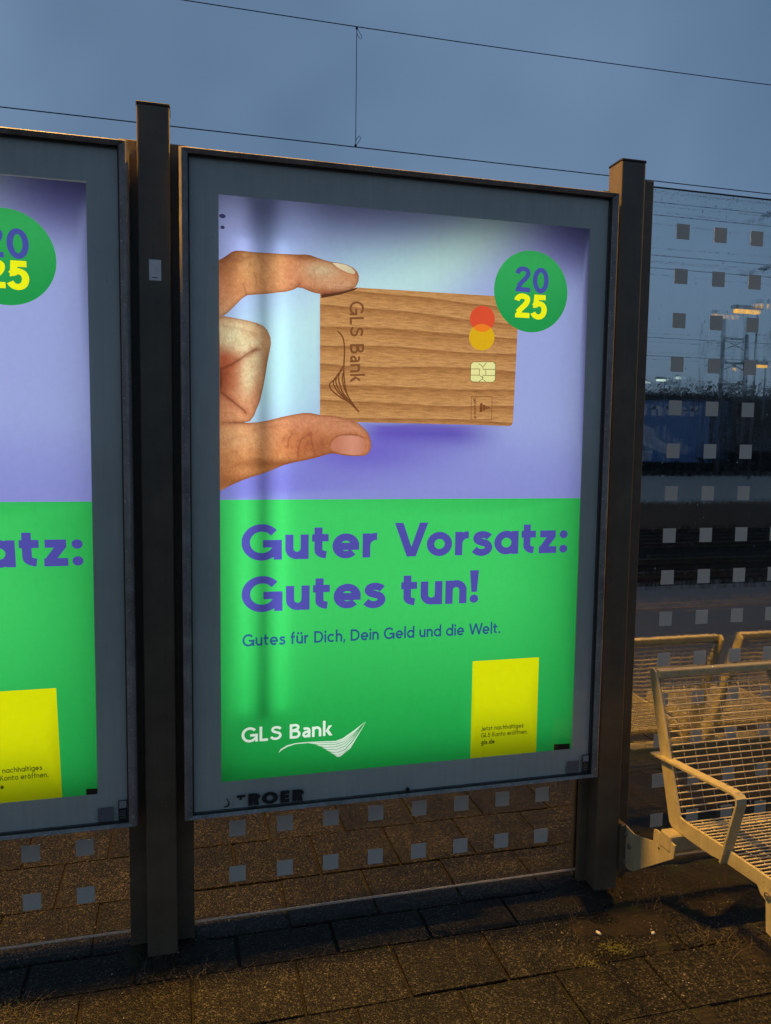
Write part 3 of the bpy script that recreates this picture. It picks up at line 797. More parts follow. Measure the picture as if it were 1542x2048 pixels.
def skin_of(outline, edge_k=.55, light=(0, 0)):
    inner = [p for p in outline if p[0] > .006]
    tones = [(c, sx, sy, lin(cl), a) for c, sx, sy, cl, a in SKIN_TONES]
    base, rim = lin((214, 140, 92)), lin((112, 56, 28))
    def f(u, v):
        c = base
        for ce, sx, sy, cl, a in tones: c = mix(c, cl, a * gauss(u, v, ce, sx, sy))
        d = line_d((u, v), inner)
        c = mix(c, rim, edge_k * math.exp(-(d / .0065) ** 1.4))
        for pl, w, s in CREASES:
            if min(abs(u - p[0]) + abs(v - p[1]) for p in pl) < .09:
                ld_ = line_d((u, v), pl)
                c = mix(c, lin((176, 92, 58)), .55 * s * math.exp(-(ld_ / (w * 3.0)) ** 2))
                c = mix(c, lin((92, 42, 22)), .9 * s * math.exp(-(ld_ / (w * .7)) ** 2))
        k = 1 + .10 * noise.noise(Vector((u * 110, v * 110, 0))) + .12 * noise.noise(Vector((u * 260 + v * 120, v * 90, 4)))
        return tuple(x * k * .86 for x in c)
    return f

LAV, LAV2 = lin((152, 163, 216)), lin((136, 142, 208))
def backdrop(u, v):
    c = mix(LAV2, LAV, sm(.86, 1.12, v))
    pale, ice = lin((196, 230, 222)), lin((174, 214, 224))
    # the printed beam of light that falls from the upper right across the picture
    ax, ay, bx, by = .95, 1.76, .22, 1.30
    dx, dy = bx - ax, by - ay
    t = max(-.2, min(1.2, ((u - ax) * dx + (v - ay) * dy) / (dx * dx + dy * dy)))
    d = (u - ax) * dy - (v - ay) * dx
    d /= math.hypot(dx, dy)
    c = mix(c, pale, .95 * math.exp(-(d / (.085 + .05 * t)) ** 2) * (1 - .25 * abs(t - .5)))
    c = mix(c, ice, .85 * gauss(u, v, (.21, 1.22), .10, .16))
    c = mix(c, ice, .55 * gauss(u, v, (.48, 1.54), .16, .10))
    c = mix(c, lin((128, 134, 184)), .75 * gauss(u, v, (.36, 1.70), .22, .06))
    c = mix(c, lin((118, 112, 180)), .80 * gauss(u, v, (1.10, 1.70), .16, .07))
    c = mix(c, lin((176, 182, 238)), .6 * gauss(u, v, (.05, 1.62), .06, .10))
    c = mix(c, lin((84, 84, 140)), .75 * sm(.95, 1.12, u) * sm(1.50, 1.68, v))
    k = 1 - .52 * sm(1.46, 1.74, v) * sm(.16, .34, u)  # weaker backlight towards the top painted into the ink, beside the artwork's own tone
    c = tuple(x * k for x in c)
    # printed cast shadow of the card and thumb
    c = mix(c, lin((86, 66, 170)), .9 * sm(-.02, .10, u - .40) * (1 - sm(.70, .92, u)) * math.exp(-((v - 1.055) / .045) ** 2))
    c = mix(c, lin((100, 82, 190)), .8 * gauss(u, v, (.40, .99), .22, .05))
    c = mix(c, lin((108, 92, 196)), .6 * gauss(u, v, (.16, .90), .18, .05))
    return c
def green(u, v):  # ink darkened at the bottom and right to paint in the backlight's falloff
    c = mix(lin((30, 158, 72)), lin((62, 198, 98)), sm(.02, .62, v))
    return mix(c, lin((38, 158, 74)), .5 * sm(.85, 1.15, u))

SLOGAN = (78, 76, 164)
layers = []    # (part, polygons, colour function, material key)
def L_(part, polys, fn, mat='print'): layers.append((part, polys, fn, mat))
L_('picture_backdrop', [[(0, .849), (PW, .849), (PW, PH), (0, PH)]], backdrop)
L_('slogan_panel', [[(0, 0), (PW, 0), (PW, .849), (0, .849)]], green)
L_('bank_card_picture', [CARD], None, 'printwood')
dark = const((92, 52, 26))
e0, e1, e2 = [Vector(p) for p in ENGRAVE]
ea, eu = (e1 - e0), (e2 - e0)
ln = ea.length
L_('engraved_lettering', text_polys('GLS B@nk', 0, ln, 0, eu.length, .105, gap=.09, flow=lambda a, b: tuple(e0 + ea / ln * a + eu / eu.length * b)), const((120, 74, 40)))
L_('engraved_wing', [q for l in CARD_SWOOSH for q in ribbon(smooth_line(l, 3), .0042)], const((112, 66, 34)))
L_('red_disc', [DISC_RED], const((214, 78, 46)))
L_('yellow_disc', [DISC_YEL], const((214, 168, 20)))
lens_c = ((DISC_RED[0][0] + DISC_RED[20][0] + DISC_YEL[0][0] + DISC_YEL[20][0]) / 4, 0)
def in_poly(p, poly):
    r = False
    for i in range(len(poly)):
        a, b = poly[i], poly[i - 1]
        if (a[1] > p[1]) != (b[1] > p[1]) and p[0] < (b[0] - a[0]) * (p[1] - a[1]) / (b[1] - a[1]) + a[0]: r = not r
    return r
lens = [p for p in DISC_RED if in_poly(p, DISC_YEL)] + [p for p in DISC_YEL if in_poly(p, DISC_RED)]
lc = (sum(p[0] for p in lens) / len(lens), sum(p[1] for p in lens) / len(lens))
lens.sort(key=lambda p: math.atan2(p[1] - lc[1], p[0] - lc[0]))
L_('red_disc', [lens], const((232, 124, 34)))
L_('card_chip', [CHIP], const((226, 222, 150)))
L_('card_chip', [q for l in CHIP_LINES for q in ribbon(l, .0018)], const((108, 92, 44)))
L_('payment_mark', [q for q in ribbon(GIRO_BOX, .0016)] + GIRO_MARK, const((116, 64, 30)))
g0, g1, g2 = [Vector(p) for p in GIRO_TEXT]
ga, gu = g1 - g0, g2 - g0
gl_ = ga.length
L_('payment_mark', text_polys('girocard', 0, gl_, 0, gu.length * .95, .13, gap=.09, flow=lambda a, b: tuple(g0 + ga / gl_ * a + gu / gu.length * b)), const((104, 56, 28)))
L_('finger_shade', [CARD_GAP_SHADE], const((86, 50, 28)))
L_('hand_picture', [FINGER_MID], skin_of(FINGER_MID), 'printskin')
L_('hand_picture', [FINGER_UP], skin_of(FINGER_UP), 'printskin')
L_('hand_picture', [THUMB], skin_of(THUMB), 'printskin')
def nail(cols):
    def f(u, v): return mix(cols[0], cols[1], .5 + .5 * math.sin(u * 60))
    return f
L_('fingernail', [NAIL_UP], nail((lin((202, 188, 152)), lin((222, 204, 170)))))
L_('fingernail.', [NAIL_THUMB], nail((lin((206, 140, 116)), lin((190, 120, 92)))))
L_('year_badge', [arc(.9634, 1.501, .1255, .1258, 0, 355, 72)], lambda u, v: mix(lin((34, 148, 74)), lin((52, 168, 88)), sm(1.38, 1.62, v)))
L_('badge_digits', text_polys('20', .9085, 1.0225, 1.4985, .0775, .130, gap=.045), const((70, 80, 160)))
L_('badge_digits', text_polys('25', .9090, 1.0175, 1.4190, .0740, .150, gap=.03), const((238, 240, 20)))
for wi, (tx, xe, yb, only) in enumerate((('Guter Vorsatz:', 1.1195, .6695, (0, 5)), ('Guter Vorsatz:', 1.1195, .6695, (6, 14)), ('Gutes tun!', .8115, .5145, (0, 5)), ('Gutes tun!', .8115, .5145, (6, 10)))):
    L_('headline_word' + '.' * wi, text_polys(tx, .0625, xe, yb, .1055, .150, gap=.060, only=only), const(SLOGAN))
L_('subline_lettering', text_polys('Gutes für Dich, Dein Geld und die Welt.', .0648, .8900, .4110, .0365, .118, gap=.068), const((44, 84, 128)))
L_('bank_logo', text_polys('GLS B@nk', .0615, .3375, .1165, .0455, .118, gap=.075), const((226, 244, 228)))
L_('bank_logo', SWOOSH, const((222, 242, 224)))
L_('info_box', [[(.7962, 0), (1.0295, 0), (1.0295, .3235), (.7962, .3235)]], lambda u, v: mix(lin((158, 170, 8)), lin((212, 218, 8)), sm(.0, .22, v)))
L_('info_lettering', text_polys('Jetzt nachhaltiges', .8311, .9814, .0892, .0150, .115, gap=.075), const((62, 70, 20)))
L_('info_lettering', text_polys('GLS Konto eröffnen.', .8315, .9965, .0672, .0150, .115, gap=.075), const((62, 70, 20)))
L_('info_lettering', text_polys('gls.de', .8320, .8797, .0435, .0150, .15, gap=.08), const((48, 54, 18)))
L_('corner_tab', [[(1.0944, 0), (1.1535, 0), (1.1535, .019), (1.0944, .0215)]], const((26, 26, 26)))
L_('paper_blot', [arc(.012, 1.651, .009, .006, 0, 330, 9)], const((64, 66, 110)))
L_('paper_blot.', [arc(.012, 1.620, .006, .005, 0, 330, 9)], const((64, 66, 110)))

vs, fcs, owner = [], [], []
def add_pt(p):
    vs.append(Vector((min(PW, max(0.0, p[0])), min(PH, max(0.0, p[1])))))
    return len(vs) - 1
for li, (part, polys, fn, mk) in enumerate(layers):
    for pg in polys:
        ar = sum(pg[i - 1][0] * pg[i][1] - pg[i][0] * pg[i - 1][1] for i in range(len(pg)))
        if abs(ar) < 1e-9: continue
        ids = [add_pt(p) for p in (pg if ar > 0 else pg[::-1])]
        fcs.append(ids)
        owner.append(li)
for i in range(1, 58):
    for j in range(1, 46): add_pt((i * .02, .86 + j * .019))
hb = [(FINGER_UP, .0036), (FINGER_MID, .0036), (THUMB, .0036)]
for pl, st in hb:
    a0, a1 = min(p[0] for p in pl), max(p[0] for p in pl)
    b0, b1 = min(p[1] for p in pl), max(p[1] for p in pl)
    for i in range(int((a1 - a0) / st)):
        for j in range(int((b1 - b0) / st)):
            p = (a0 + (i + .5 * (j % 2)) * st + .0007, b0 + j * st + .0009)
            if p[0] > 0.002 and in_poly(p, pl): add_pt(p)
for i in range(1, 20):
    for j in range(1, 15): add_pt((i * .058, j * .0565))
edges = [(ids[k - 1], ids[k]) for ids in fcs for k in range(len(ids))]
ov, oe, of, _, _, _ = delaunay_2d_cdt(vs, edges, [], 0, 1e-5)
cen = np.array([(sum(ov[k].x for k in f) / 3, sum(ov[k].y for k in f) / 3) for f in of])
tri_layer = np.full(len(of), -1)
for ids, li in zip(fcs, owner):          # the topmost ink wins, so no two inks overlap
    pg = np.array([vs[k][:] for k in ids])
    c_ = np.nonzero((cen[:, 0] > pg[:, 0].min()) & (cen[:, 0] < pg[:, 0].max()) & (cen[:, 1] > pg[:, 1].min()) & (cen[:, 1] < pg[:, 1].max()))[0]
    if not len(c_): continue
    x, y = cen[c_, 0], cen[c_, 1]
    ins = np.zeros(len(c_), bool)
    for k in range(len(pg)):
        (ax_, ay_), (bx_, by_) = pg[k], pg[k - 1]
        if ay_ != by_:
            ins ^= ((ay_ > y) != (by_ > y)) & (x < (bx_ - ax_) * (y - ay_) / (by_ - ay_) + ax_)
    tri_layer[c_[ins]] = np.maximum(tri_layer[c_[ins]], li)

poster_parts = []
part_names = []
for part, *_ in layers:
    if part not in part_names: part_names.append(part)
meshes = {}
for part in part_names:
    lis = [i for i, l in enumerate(layers) if l[0] == part]
    vid, verts, faces, inks = {}, [], [], []
    for f, tl in zip(of, tri_layer):
        if tl not in lis: continue
        ids = []
        for k in f:
            key = (tl, k)
            if key not in vid:
                vid[key] = len(verts)
                p = ov[k]
                verts.append((p.x, 0.0, p.y))
                fn = layers[tl][2]
                inks.append((*(fn(p.x, p.y) if fn else (1, 1, 1)), 1.0))
            ids.append(vid[key])
        faces.append(ids)
    me = bpy.data.meshes.new(part.rstrip('.'))
    me.from_pydata(verts, [], faces)
    at = me.color_attributes.new('ink', 'FLOAT_COLOR', 'POINT')
    at.data.foreach_set('color', [c for k in inks for c in k])
    me.materials.append(M[layers[lis[0]][3]])
    meshes[part] = me

PARENT = {'engraved_lettering': 'bank_card_picture', 'engraved_wing': 'bank_card_picture', 'red_disc': 'bank_card_picture', 'yellow_disc': 'bank_card_picture',
          'card_chip': 'bank_card_picture', 'payment_mark': 'bank_card_picture', 'finger_shade': 'hand_picture', 'fingernail': 'hand_picture', 'fingernail.': 'hand_picture',
          'badge_digits': 'year_badge', 'headline_word': 'slogan_panel', 'headline_word.': 'slogan_panel', 'headline_word..': 'slogan_panel', 'headline_word...': 'slogan_panel', 'subline_lettering': 'slogan_panel', 'bank_logo': 'slogan_panel', 'info_lettering': 'info_box', 'corner_tab': 'slogan_panel',
          'paper_blot': 'picture_backdrop', 'paper_blot.': 'picture_backdrop'}
poster = empty('backlit_poster')
pobs = {}
for part in part_names:
    o = bpy.data.objects.new(part.rstrip('.'), meshes[part])
    col.objects.link(o)
    pobs[part] = o
for part, o in pobs.items(): o.parent = pobs[PARENT[part]] if part in PARENT else poster
tag(poster, 'glowing poster of a hand holding a wooden bank card, whole poster between the two posts', 'poster', 'backlit bank posters')
poster2 = copy_tree(poster)
# this sheet hangs slightly skewed in its case; its bleed fills the opening
poster2.location = (-1.507, 0, -.003)
for ch in [o for c in poster2.children for o in (c, *c.children)]:
    ch.data = ch.data.copy()
    for v in ch.data.vertices:
        if ch.name.startswith(('picture_backdrop', 'slogan_panel')) and v.co.x > PW - 1e-4: v.co.x += .03
        v.co.x += .034 - .0285 * v.co.z
tag(poster2, 'glowing green and lilac poster cut off by the left picture edge', 'poster', 'backlit bank posters')

# ------------------------------------------------------------------ showcases
CX0, CX1, CZ0, CZ1 = -.106, 1.249, -.097, 1.822
def ring(bm, prof, x0=CX0, x1=CX1, z0=CZ0, z1=CZ1, mi=0):
    """mitred frame: prof is a closed list of (inset, y)"""
    rs = []
    for d, y in prof:
        rs.append([bm.verts.new(p) for p in ((x0 + d, y, z0 + d * .5), (x1 - d, y, z0 + d * .5), (x1 - d, y, z1 - d * .7), (x0 + d, y, z1 - d * .7))])
    n = len(prof)
    fs = []
    for i in range(n):
        j = (i + 1) % n
        for k in range(4):
            fs.append(bm.faces.new((rs[i][k], rs[i][(k + 1) % 4], rs[j][(k + 1) % 4], rs[j][k])))
    bmesh.ops.recalc_face_normals(bm, faces=fs)
case = empty('poster_showcase', (0, 0, CZ0))
def cobj(name, bm, mat, parent=case, smooth=False):
    for v in bm.verts: v.co.z -= CZ0
    return obj(name, bm, mat, parent, smooth)
bm = bmesh.new()
ring(bm, [(0, .012), (0, -.021), (.003, -.0265), (.007, -.030), (.021, -.0245), (.0235, -.022), (.0235, .012)])
cobj('frame', bm, M['frame'])
bm = bmesh.new()
ring(bm, [(.0236, .004), (.0236, -.0215), (.0275, -.0175), (.0275, .004)])
gasket = cobj('seal', bm, M['gasket'])
bm = bmesh.new()   # slate border printed behind the glass, with the opening for the poster
o_ = [(CX0 + .0276, CZ0 + .0139), (CX1 - .0276, CZ0 + .0139), (CX1 - .0276, CZ1 - .0194), (CX0 + .0276, CZ1 - .0194)]
i_ = [(.0012, .0012), (PW - .0012, .0012), (PW - .0012, PH - .0012), (.0012, PH - .0012)]
va = [bm.verts.new((p[0], -.0032, p[1])) for p in o_]
vb = [bm.verts.new((p[0], -.0032, p[1])) for p in i_]
vc = [bm.verts.new((p[0], -.0014, p[1])) for p in o_]
vd = [bm.verts.new((p[0], -.0014, p[1])) for p in i_]
for k in range(4):
    j = (k + 1) % 4
    bm.faces.new((va[k], va[j], vb[j], vb[k]))
    bm.faces.new((vc[k], vd[k], vd[j], vc[j]))
    bm.faces.new((vb[k], vb[j], vd[j], vd[k]))
border = cobj('border', bm, M['border'])
bm = bmesh.new()
box(bm, CX0 + .028, CX1 - .028, -.0115, -.0075, CZ0 + .0142, CZ1 - .0197)
cobj('glass_pane', bm, M['caseglass'])
bm = bmesh.new()   # tray of the light box
t_ = .004
box(bm, CX0 + .004, CX1 - .004, .084, .088, CZ0 + .004, CZ1 - .004)
box(bm, CX0 + .002, CX0 + .006, .0125, .0839, CZ0 + .004, CZ1 - .004)
box(bm, CX1 - .006, CX1 - .002, .0125, .0839, CZ0 + .004, CZ1 - .004)
box(bm, CX0 + .0062, CX1 - .0062, .0125, .0839, CZ0 + .004, CZ0 + .008)
box(bm, CX0 + .0062, CX1 - .0062, .0125, .0839, CZ1 - .008, CZ1 - .004)
cobj('light_tray', bm, M['housing'])
bm = bmesh.new()
box(bm, .0, PW, .077, .082, .03, PH - .03)
cobj('light_panel', bm, M['panel'])
for tx in (.072, .180):
    bm = bmesh.new()
    tube(bm, [(tx, .031, .20), (tx, .031, 1.60)], .012, 14)
    cobj('light_tube', bm, M['tube'], smooth=True)
holder_mat = surf('grey_plastic_holder', (.2, .2, .2), .5)
for zz in (.17, 1.615):
    bm = bmesh.new()
    box(bm, .058, .194, .050, .07, zz - .012, zz + .012, .003)
    cobj('tube_holder', bm, holder_mat)
bm = bmesh.new()   # rail between the two tubes, spreading into its top bracket
prism(bm, [(.1115, .19), (.1415, .19), (.1415, 1.60), (.1115, 1.60)], 'y', .0200, .0215)
cobj('tube_rail', bm, holder_mat)
bm = bmesh.new()
prism(bm, [(.113, 1.44), (.141, 1.44), (.148, 1.54), (.166, 1.63), (.176, 1.705), (.078, 1.705), (.088, 1.63), (.106, 1.54)], 'y', .034, .036)
cobj('rail_bracket', bm, holder_mat)
bm = bmesh.new()
tube(bm, [(.5808, -.0115, -.0757), (.5808, -.0165, -.0757)], .0062, 14)
cobj('lock', bm, M['black'])
def flat(name, polys, y, th, mat, parent):
    bm = bmesh.new()
    for pg in polys:
        a = [bm.verts.new((p[0], y, p[1] - CZ0)) for p in pg]
        f = bm.faces.new(a)
        f.normal_update()
        if f.normal.y > 0: f.normal_flip()
        r = bmesh.ops.extrude_face_region(bm, geom=[f])
        for v in [g for g in r['geom'] if isinstance(g, bmesh.types.BMVert)]: v.co.y -= th
    bmesh.ops.recalc_face_normals(bm, faces=bm.faces)
    return obj(name, bm, mat, parent)
# worn maker's lettering on the lower border: only part of the first two letters is left
lw = text_polys('ROER', .080, .2464, -.0765, .0375, .20, gap=.10)
lw = [[(p[0], p[1] + (p[0] - .08) * -.01) for p in q] for q in lw]
lw += [[(.046, -.0405), (.071, -.0400), (.071, -.0490), (.062, -.0480), (.060, -.0560), (.053, -.0555), (.054, -.0480), (.046, -.0480)]]
lw += [[(.008, -.0740), (.019, -.0735), (.026, -.0655), (.0225, -.0560), (.0175, -.0460), (.0150, -.0465), (.0195, -.0570), (.0205, -.0650), (.0165, -.0695), (.008, -.0700)]]
flat('border_lettering', lw, -.0034, .0003, M['wornblack'], border)
for o in list(bpy.data.objects):
    if o.name == 'border_lettering': o.location = (0, -.0085, 0)
lab = flat('inventory_label', [[(1.1960, -.0800), (1.2205, -.0790), (1.2205, -.0195), (1.1960, -.0205)]], -.0117, .0002, M['black'], case)
flat('label_patch', [[(1.1982, -.0440), (1.2183, -.0432), (1.2183, -.0222), (1.1982, -.0230)]], -.0121, .0002, M['codepatch'], lab)
flat('label_lines', [[(1.199, z), (1.217, z), (1.217, z + .0022), (1.199, z + .0022)] for z in (-.0535, -.060, -.0665, -.0740)], -.0121, .0002, M['greylabel'], lab)
flat('greyed_sticker', [[(1.1400, -.0790), (1.1830, -.0780), (1.1835, -.0370), (1.1400, -.0380)]], -.0117, .0002, M['greylabel'], case)
tag(case, 'dark framed backlit poster case holding the whole poster, between the two posts', 'poster case', 'backlit poster cases')
case2 = copy_tree(case)
case2.location.x = -1.4875
for o in case2.children:      # in this case the poster hangs a little further from the post
    if o.name.startswith('border'):
        o.data = o.data.copy()
        for v in o.data.vertices:
            if -.01 < v.co.x < PW + .01 and -.01 < v.co.z + CZ0 < PH + .01: v.co.x -= .0195
tag(case2, 'dark framed backlit poster case left of the left post, cut by the picture edge', 'poster case', 'backlit poster cases')

# ------------------------------------------------------------------ posts
def post(x0, ztop, wl, wr, zl, zr, label):
    r = empty('fence_post', (x0 + .044, .05, GZ))
    def pobj(name, bm, mat):
        for v in bm.verts: v.co -= Vector((x0 + .044, .05, GZ))
        return obj(name, bm, mat, r)
    bm = bmesh.new()
    box(bm, x0, x0 + .088, .010, .090, GZ - .05, ztop, .0055, seg=3)
    pobj('shaft', bm, M['post'])
    bm = bmesh.new()
    box(bm, x0 - .0015, x0 + .0895, .0085, .0915, ztop - .002, ztop + .0075, .0025)
    pobj('cap', bm, M['cap'])
    for a, b, zt in ((x0 - wl, x0 + .0005, zl), (x0 + .0875, x0 + .088 + wr, zr)):
        bm = bmesh.new()
        box(bm, a, b, .072, .0925, GZ - .02, zt, .0015)
        box(bm, a, b, .1075, .126, GZ - .02, zt - .001, .0015)
        pobj('glazing_clamp', bm, M['post'])
    return tag(r, label, 'post', 'dark fence posts')
p1 = post(-.217, 1.934, .0515, .050, 1.858, 1.858, 'dark brown square post between the two poster cases, small pale sticker on it')
bm = bmesh.new()
box(bm, -.1885, -.1560, .0092, .0101, 1.463, 1.520)
for v in bm.verts: v.co -= Vector((-.217 + .044, .05, GZ))
stk = obj('sticker', bm, M['palelabel'], p1)
stk['label'] = 'small pale blank sticker'
bm = bmesh.new()
for z in (1.470,):
    box(bm, -.180, -.165, .0086, .0093, z, z + .0022)
for v in bm.verts: v.co -= Vector((-.217 + .044, .05, GZ))
obj('sticker_line', bm, M['greylabel'], stk)
p2 = post(1.272, 1.936, .030, .072, 1.858, 1.905, 'dark brown square post between the poster case and the bench')

# ------------------------------------------------------------------ glass panels with frosted squares
GY = .095
GK = (GY + 2.299) / 2.329
def gx(x): return -.108 + (x + .108) * GK
def gz(z): return 1.016 + (z - 1.016) * GK
def panel(x0, x1, z0, z1, xs, zs, label, drops=0, top_mat=None):
    x0, x1, z0, z1 = gx(x0), gx(x1), gz(z0), gz(z1)
    xs, zs = [gx(x) for x in xs], [gz(z) for z in zs]
    r = empty('glass_panel', ((x0 + x1) / 2, GY + .005, z0))
    off = Vector(((x0 + x1) / 2, GY + .005, z0))
    def gobj(name, bm, mat, smooth=False):
        for v in bm.verts: v.co -= off
        return obj(name, bm, mat, r, smooth)
    bm = bmesh.new()
    box(bm, x0, x1, GY, GY + .010, z0 + .004, z1 - .003)
    bmesh.ops.delete(bm, geom=[f for f in bm.faces if abs(f.normal.y) < .5], context='FACES_ONLY')
    gobj('pane', bm, M['glass'] if drops else M['lowglass'])
    bm = bmesh.new()
    box(bm, x0, x1, GY - .0002, GY + .0102, z0, z0 + .0036, .0008)
    gobj('polished_edge', bm, M['glassedge'])
    bm = bmesh.new()
    box(bm, x0, x1, GY - .0002, GY + .0102, z1 - .0028, z1, .0005)
    gobj('polished_edge', bm, top_mat or M['glassedge'])
    proto = None
    for zc in zs:
        for xc in xs:
            if proto is None:
                bm = bmesh.new()
                box(bm, -.0255, .0255, -.0004, .0004, -.0255, .0255)
                proto = obj('frosted_square', bm, M['frost'], r)
                c = proto
            else:
                c = proto.copy()
                col.objects.link(c)
                c.parent = r
            c.location = (xc - off.x, GY - .0007 - off.y, zc - off.z)
    if drops:
        rg = random.Random(drops)
        bm = bmesh.new()
        for _ in range(900):
            s = abs(rg.gauss(0, .0011)) + .0005
            x, z = rg.uniform(x0 + .03, x1 - .02), rg.uniform(z0 + .02, z1 - .01)
            if rg.random() < .35: z = z1 - abs(rg.gauss(0, .03)) - .004
            mtx = Matrix.Translation((x, GY - .0002, z)) @ Matrix.Diagonal((s, s * .45, s * rg.uniform(1, 1.9), 1))
            bmesh.ops.create_icosphere(bm, subdivisions=1, radius=1, matrix=mtx)
        w_ = gobj('rain_drops', bm, M['water'], True)
        w_['kind'] = 'stuff'
    return tag(r, label, 'glass panel', 'glass fence panels')
PZ = .1459
xs_main = [.0505 + .1459 * k for k in range(8)]
panel(-.127, 1.270, -.452, 1.83, xs_main, [-.3095, -.1636], 'dirty glass panel with frosted squares below the main poster case')
panel(1.363, 2.93, -.452, 1.874, [1.5215 + .1435 * 1.0167 * k for k in range(9)], [1.737 - PZ * k for k in range(15)], 'tall rain-speckled glass panel with rows of frosted squares behind the bench', 5, M['glasstop'])
panel(-1.62, -.219, -.452, 1.83, [-.3895 - .1459 * k for k in range(8)], [-.3170, -.1711], 'dirty glass panel with frosted squares below the left poster case')

# ------------------------------------------------------------------ bench
BX = 1.42
SIDE = [(-.041, .262), (-.096, .081), (-.183, -.195), (-.198, -.206), (-.294, -.206), (-.392, -.200), (-.454, -.188), (-.582, -.181), (-.599, -.200), (-.617, -.206), (-.624, -.292), (-.660, -.296), (-.664, -.205), (-.655, -.150),
        (-.640, -.138), (-.421, -.147), (-.257, -.157), (-.236, -.155), (-.117, .167), (-.076, .271), (-.056, .279)]
ARM = [(-.088, -.002), (-.30, .017), (-.470, .034), (-.492, .034), (-.502, .026), (-.503, .010), (-.478, -.080), (-.448, -.190)]
def along(p, q, n): return [(p[0] + (q[0] - p[0]) * i / (n - 1), p[1] + (q[1] - p[1]) * i / (n - 1)) for i in range(n)]
bench = empty('platform_bench', (BX, -.25, GZ))
B0 = Vector((BX, -.25, GZ))
def bobj(name, bm, mat, parent=bench, smooth=False):
    for v in bm.verts: v.co -= B0
    return obj(name, bm, mat, parent, smooth)
def strap(bm, pts, x0, x1, th):
    """flat bar bent along pts in the y-z plane"""
    pts = [Vector(p) for p in pts]
    a, b = [], []
    for i, p in enumerate(pts):
        t = (pts[min(i + 1, len(pts) - 1)] - pts[max(i - 1, 0)]).normalized()
        n = Vector((-t.y, t.x))
        a.append(p + n * th / 2)
        b.append(p - n * th / 2)
    prism(bm, a + b[::-1], 'x', x0, x1, .0012)
seat_w = .472
for s in range(2):
    sx = BX + s * .555
    for e in range(2):
        bm = bmesh.new()
        xx = sx + e * (seat_w - .008)
        prism(bm, SIDE, 'x', xx, xx + .008, .0012)
        fr = bobj('side_frame', bm, M['bench'])
        bm = bmesh.new()
        for (yy, zz) in ((-.626, -.188),):
            tube(bm, [(xx - .006, yy, zz), (xx + .0005, yy, zz)], .011, 6)
            tube(bm, [(xx - .0085, yy, zz), (xx - .0055, yy, zz)], .006, 10)
        bobj('bolt', bm, M['bolt'], fr)
    bm = bmesh.new()
    box(bm, sx + .0085, sx + seat_w - .0085, -.086, -.058, .252, .278, .005, seg=2)
    bobj('top_rail', bm, M['bench'])
    # woven back: long horizontal wires, upright wires behind
    bm = bmesh.new()
    bk = along((-.0735, .243), (-.232, -.148), 21)
    for (yy, zz) in bk:
        tube(bm, [(sx + .006, yy, zz), (sx + seat_w - .006, yy, zz)], .0026, 6)
    for k in range(11):
        x = sx + .022 + k * (seat_w - .044) / 10
        tube(bm, [(x, -.0635, .256), (x, -.2235, -.152)], .0014, 5)
    bobj('backrest_mesh', bm, M['wire_mesh'], smooth=True)
    bm = bmesh.new()
    for (yy, zz) in along((-.262, -.1615), (-.640, -.1445), 22):
        tube(bm, [(sx + .006, yy, zz), (sx + seat_w - .006, yy, zz)], .0026, 6)
    for k in range(11):
        x = sx + .022 + k * (seat_w - .044) / 10
        tube(bm, [(x, -.252, -.1665), (x, -.645, -.149)], .0022, 5)
    bobj('seat_mesh', bm, M['wire_mesh'], smooth=True)
    bm = bmesh.new()
    box(bm, sx + .0085, sx + seat_w - .0085, -.665, -.652, -.168, -.146, .003)
    bobj('seat_rail', bm, M['bench'])
    bm = bmesh.new()
    box(bm, sx + .0085, sx + seat_w - .0085, -.300, -.285, -.188, -.170, .003)
    bobj('seat_rail', bm, M['bench'])
    if s == 0:
        bm = bmesh.new()
        strap(bm, ARM, sx - .016, sx + .018, .0085)
        bobj('armrest', bm, M['bench'])
bm = bmesh.new()
box(bm, 1.378, 2.76, -.252, -.198, -.262, -.2075, .004)
bobj('beam', bm, M['bench'])
BR = [(.016, -.308), (.016, -.296), (-.044, -.302), (-.068, -.298), (-.158, -.270), (-.160, -.228), (-.171, -.223), (-.274, -.226), (-.267, -.273), (-.054, -.432), (-.022, -.445), (.004, -.437), (.016, -.425)]
bm = bmesh.new()
prism(bm, BR, 'x', 1.381, 1.387, .001)
brk = bobj('bracket', bm, M['bench'])
for yy, zz in ((-.0055, -.322), (-.028, -.357), (-.003, -.423)):
    bm = bmesh.new()
    tube(bm, [(1.375, yy, zz), (1.381, yy, zz)], .0095, 6)
    tube(bm, [(1.3725, yy, zz), (1.3755, yy, zz)], .0052, 10)
    bobj('bolt', bm, M['bolt'], brk)
bm = bmesh.new()
for yy, zz in ((-.232, -.244), (-.192, -.277)):
    tube(bm, [(1.3800, yy, zz), (1.3811, yy, zz)], .004, 10)
bobj('bolt_hole', bm, M['gasket'], brk)
bm = bmesh.new()
box(bm, 1.3605, 1.3808, -.004, .088, -.452, -.290, .002)
bobj('mounting_plate', bm, M['post'])
def beads(name, n, fn, parent, o0, seed):
    rg = random.Random(seed)
    bm = bmesh.new()
    for _ in range(n):
        p, up = fn(rg)
        s = abs(rg.gauss(0, .0007)) + .0006
        bmesh.ops.create_icosphere(bm, subdivisions=1, radius=1, matrix=Matrix.Translation(Vector(p) - o0) @ Matrix.Diagonal((s, s, s * .7, 1)))
    o = obj(name, bm, M['water'], parent, True)
    o['kind'] = 'stuff'
rail = [o for o in bench.children if o.name.startswith('top_rail')][0]
beads('rain_drops', 320, lambda rg: (((BX + rg.uniform(.012, .46), -.0865, rg.uniform(.256, .275)), 0) if rg.random() < .55 else ((BX + rg.uniform(.012, .46), rg.uniform(-.083, -.062), .2782), 0)), rail, B0, 3)
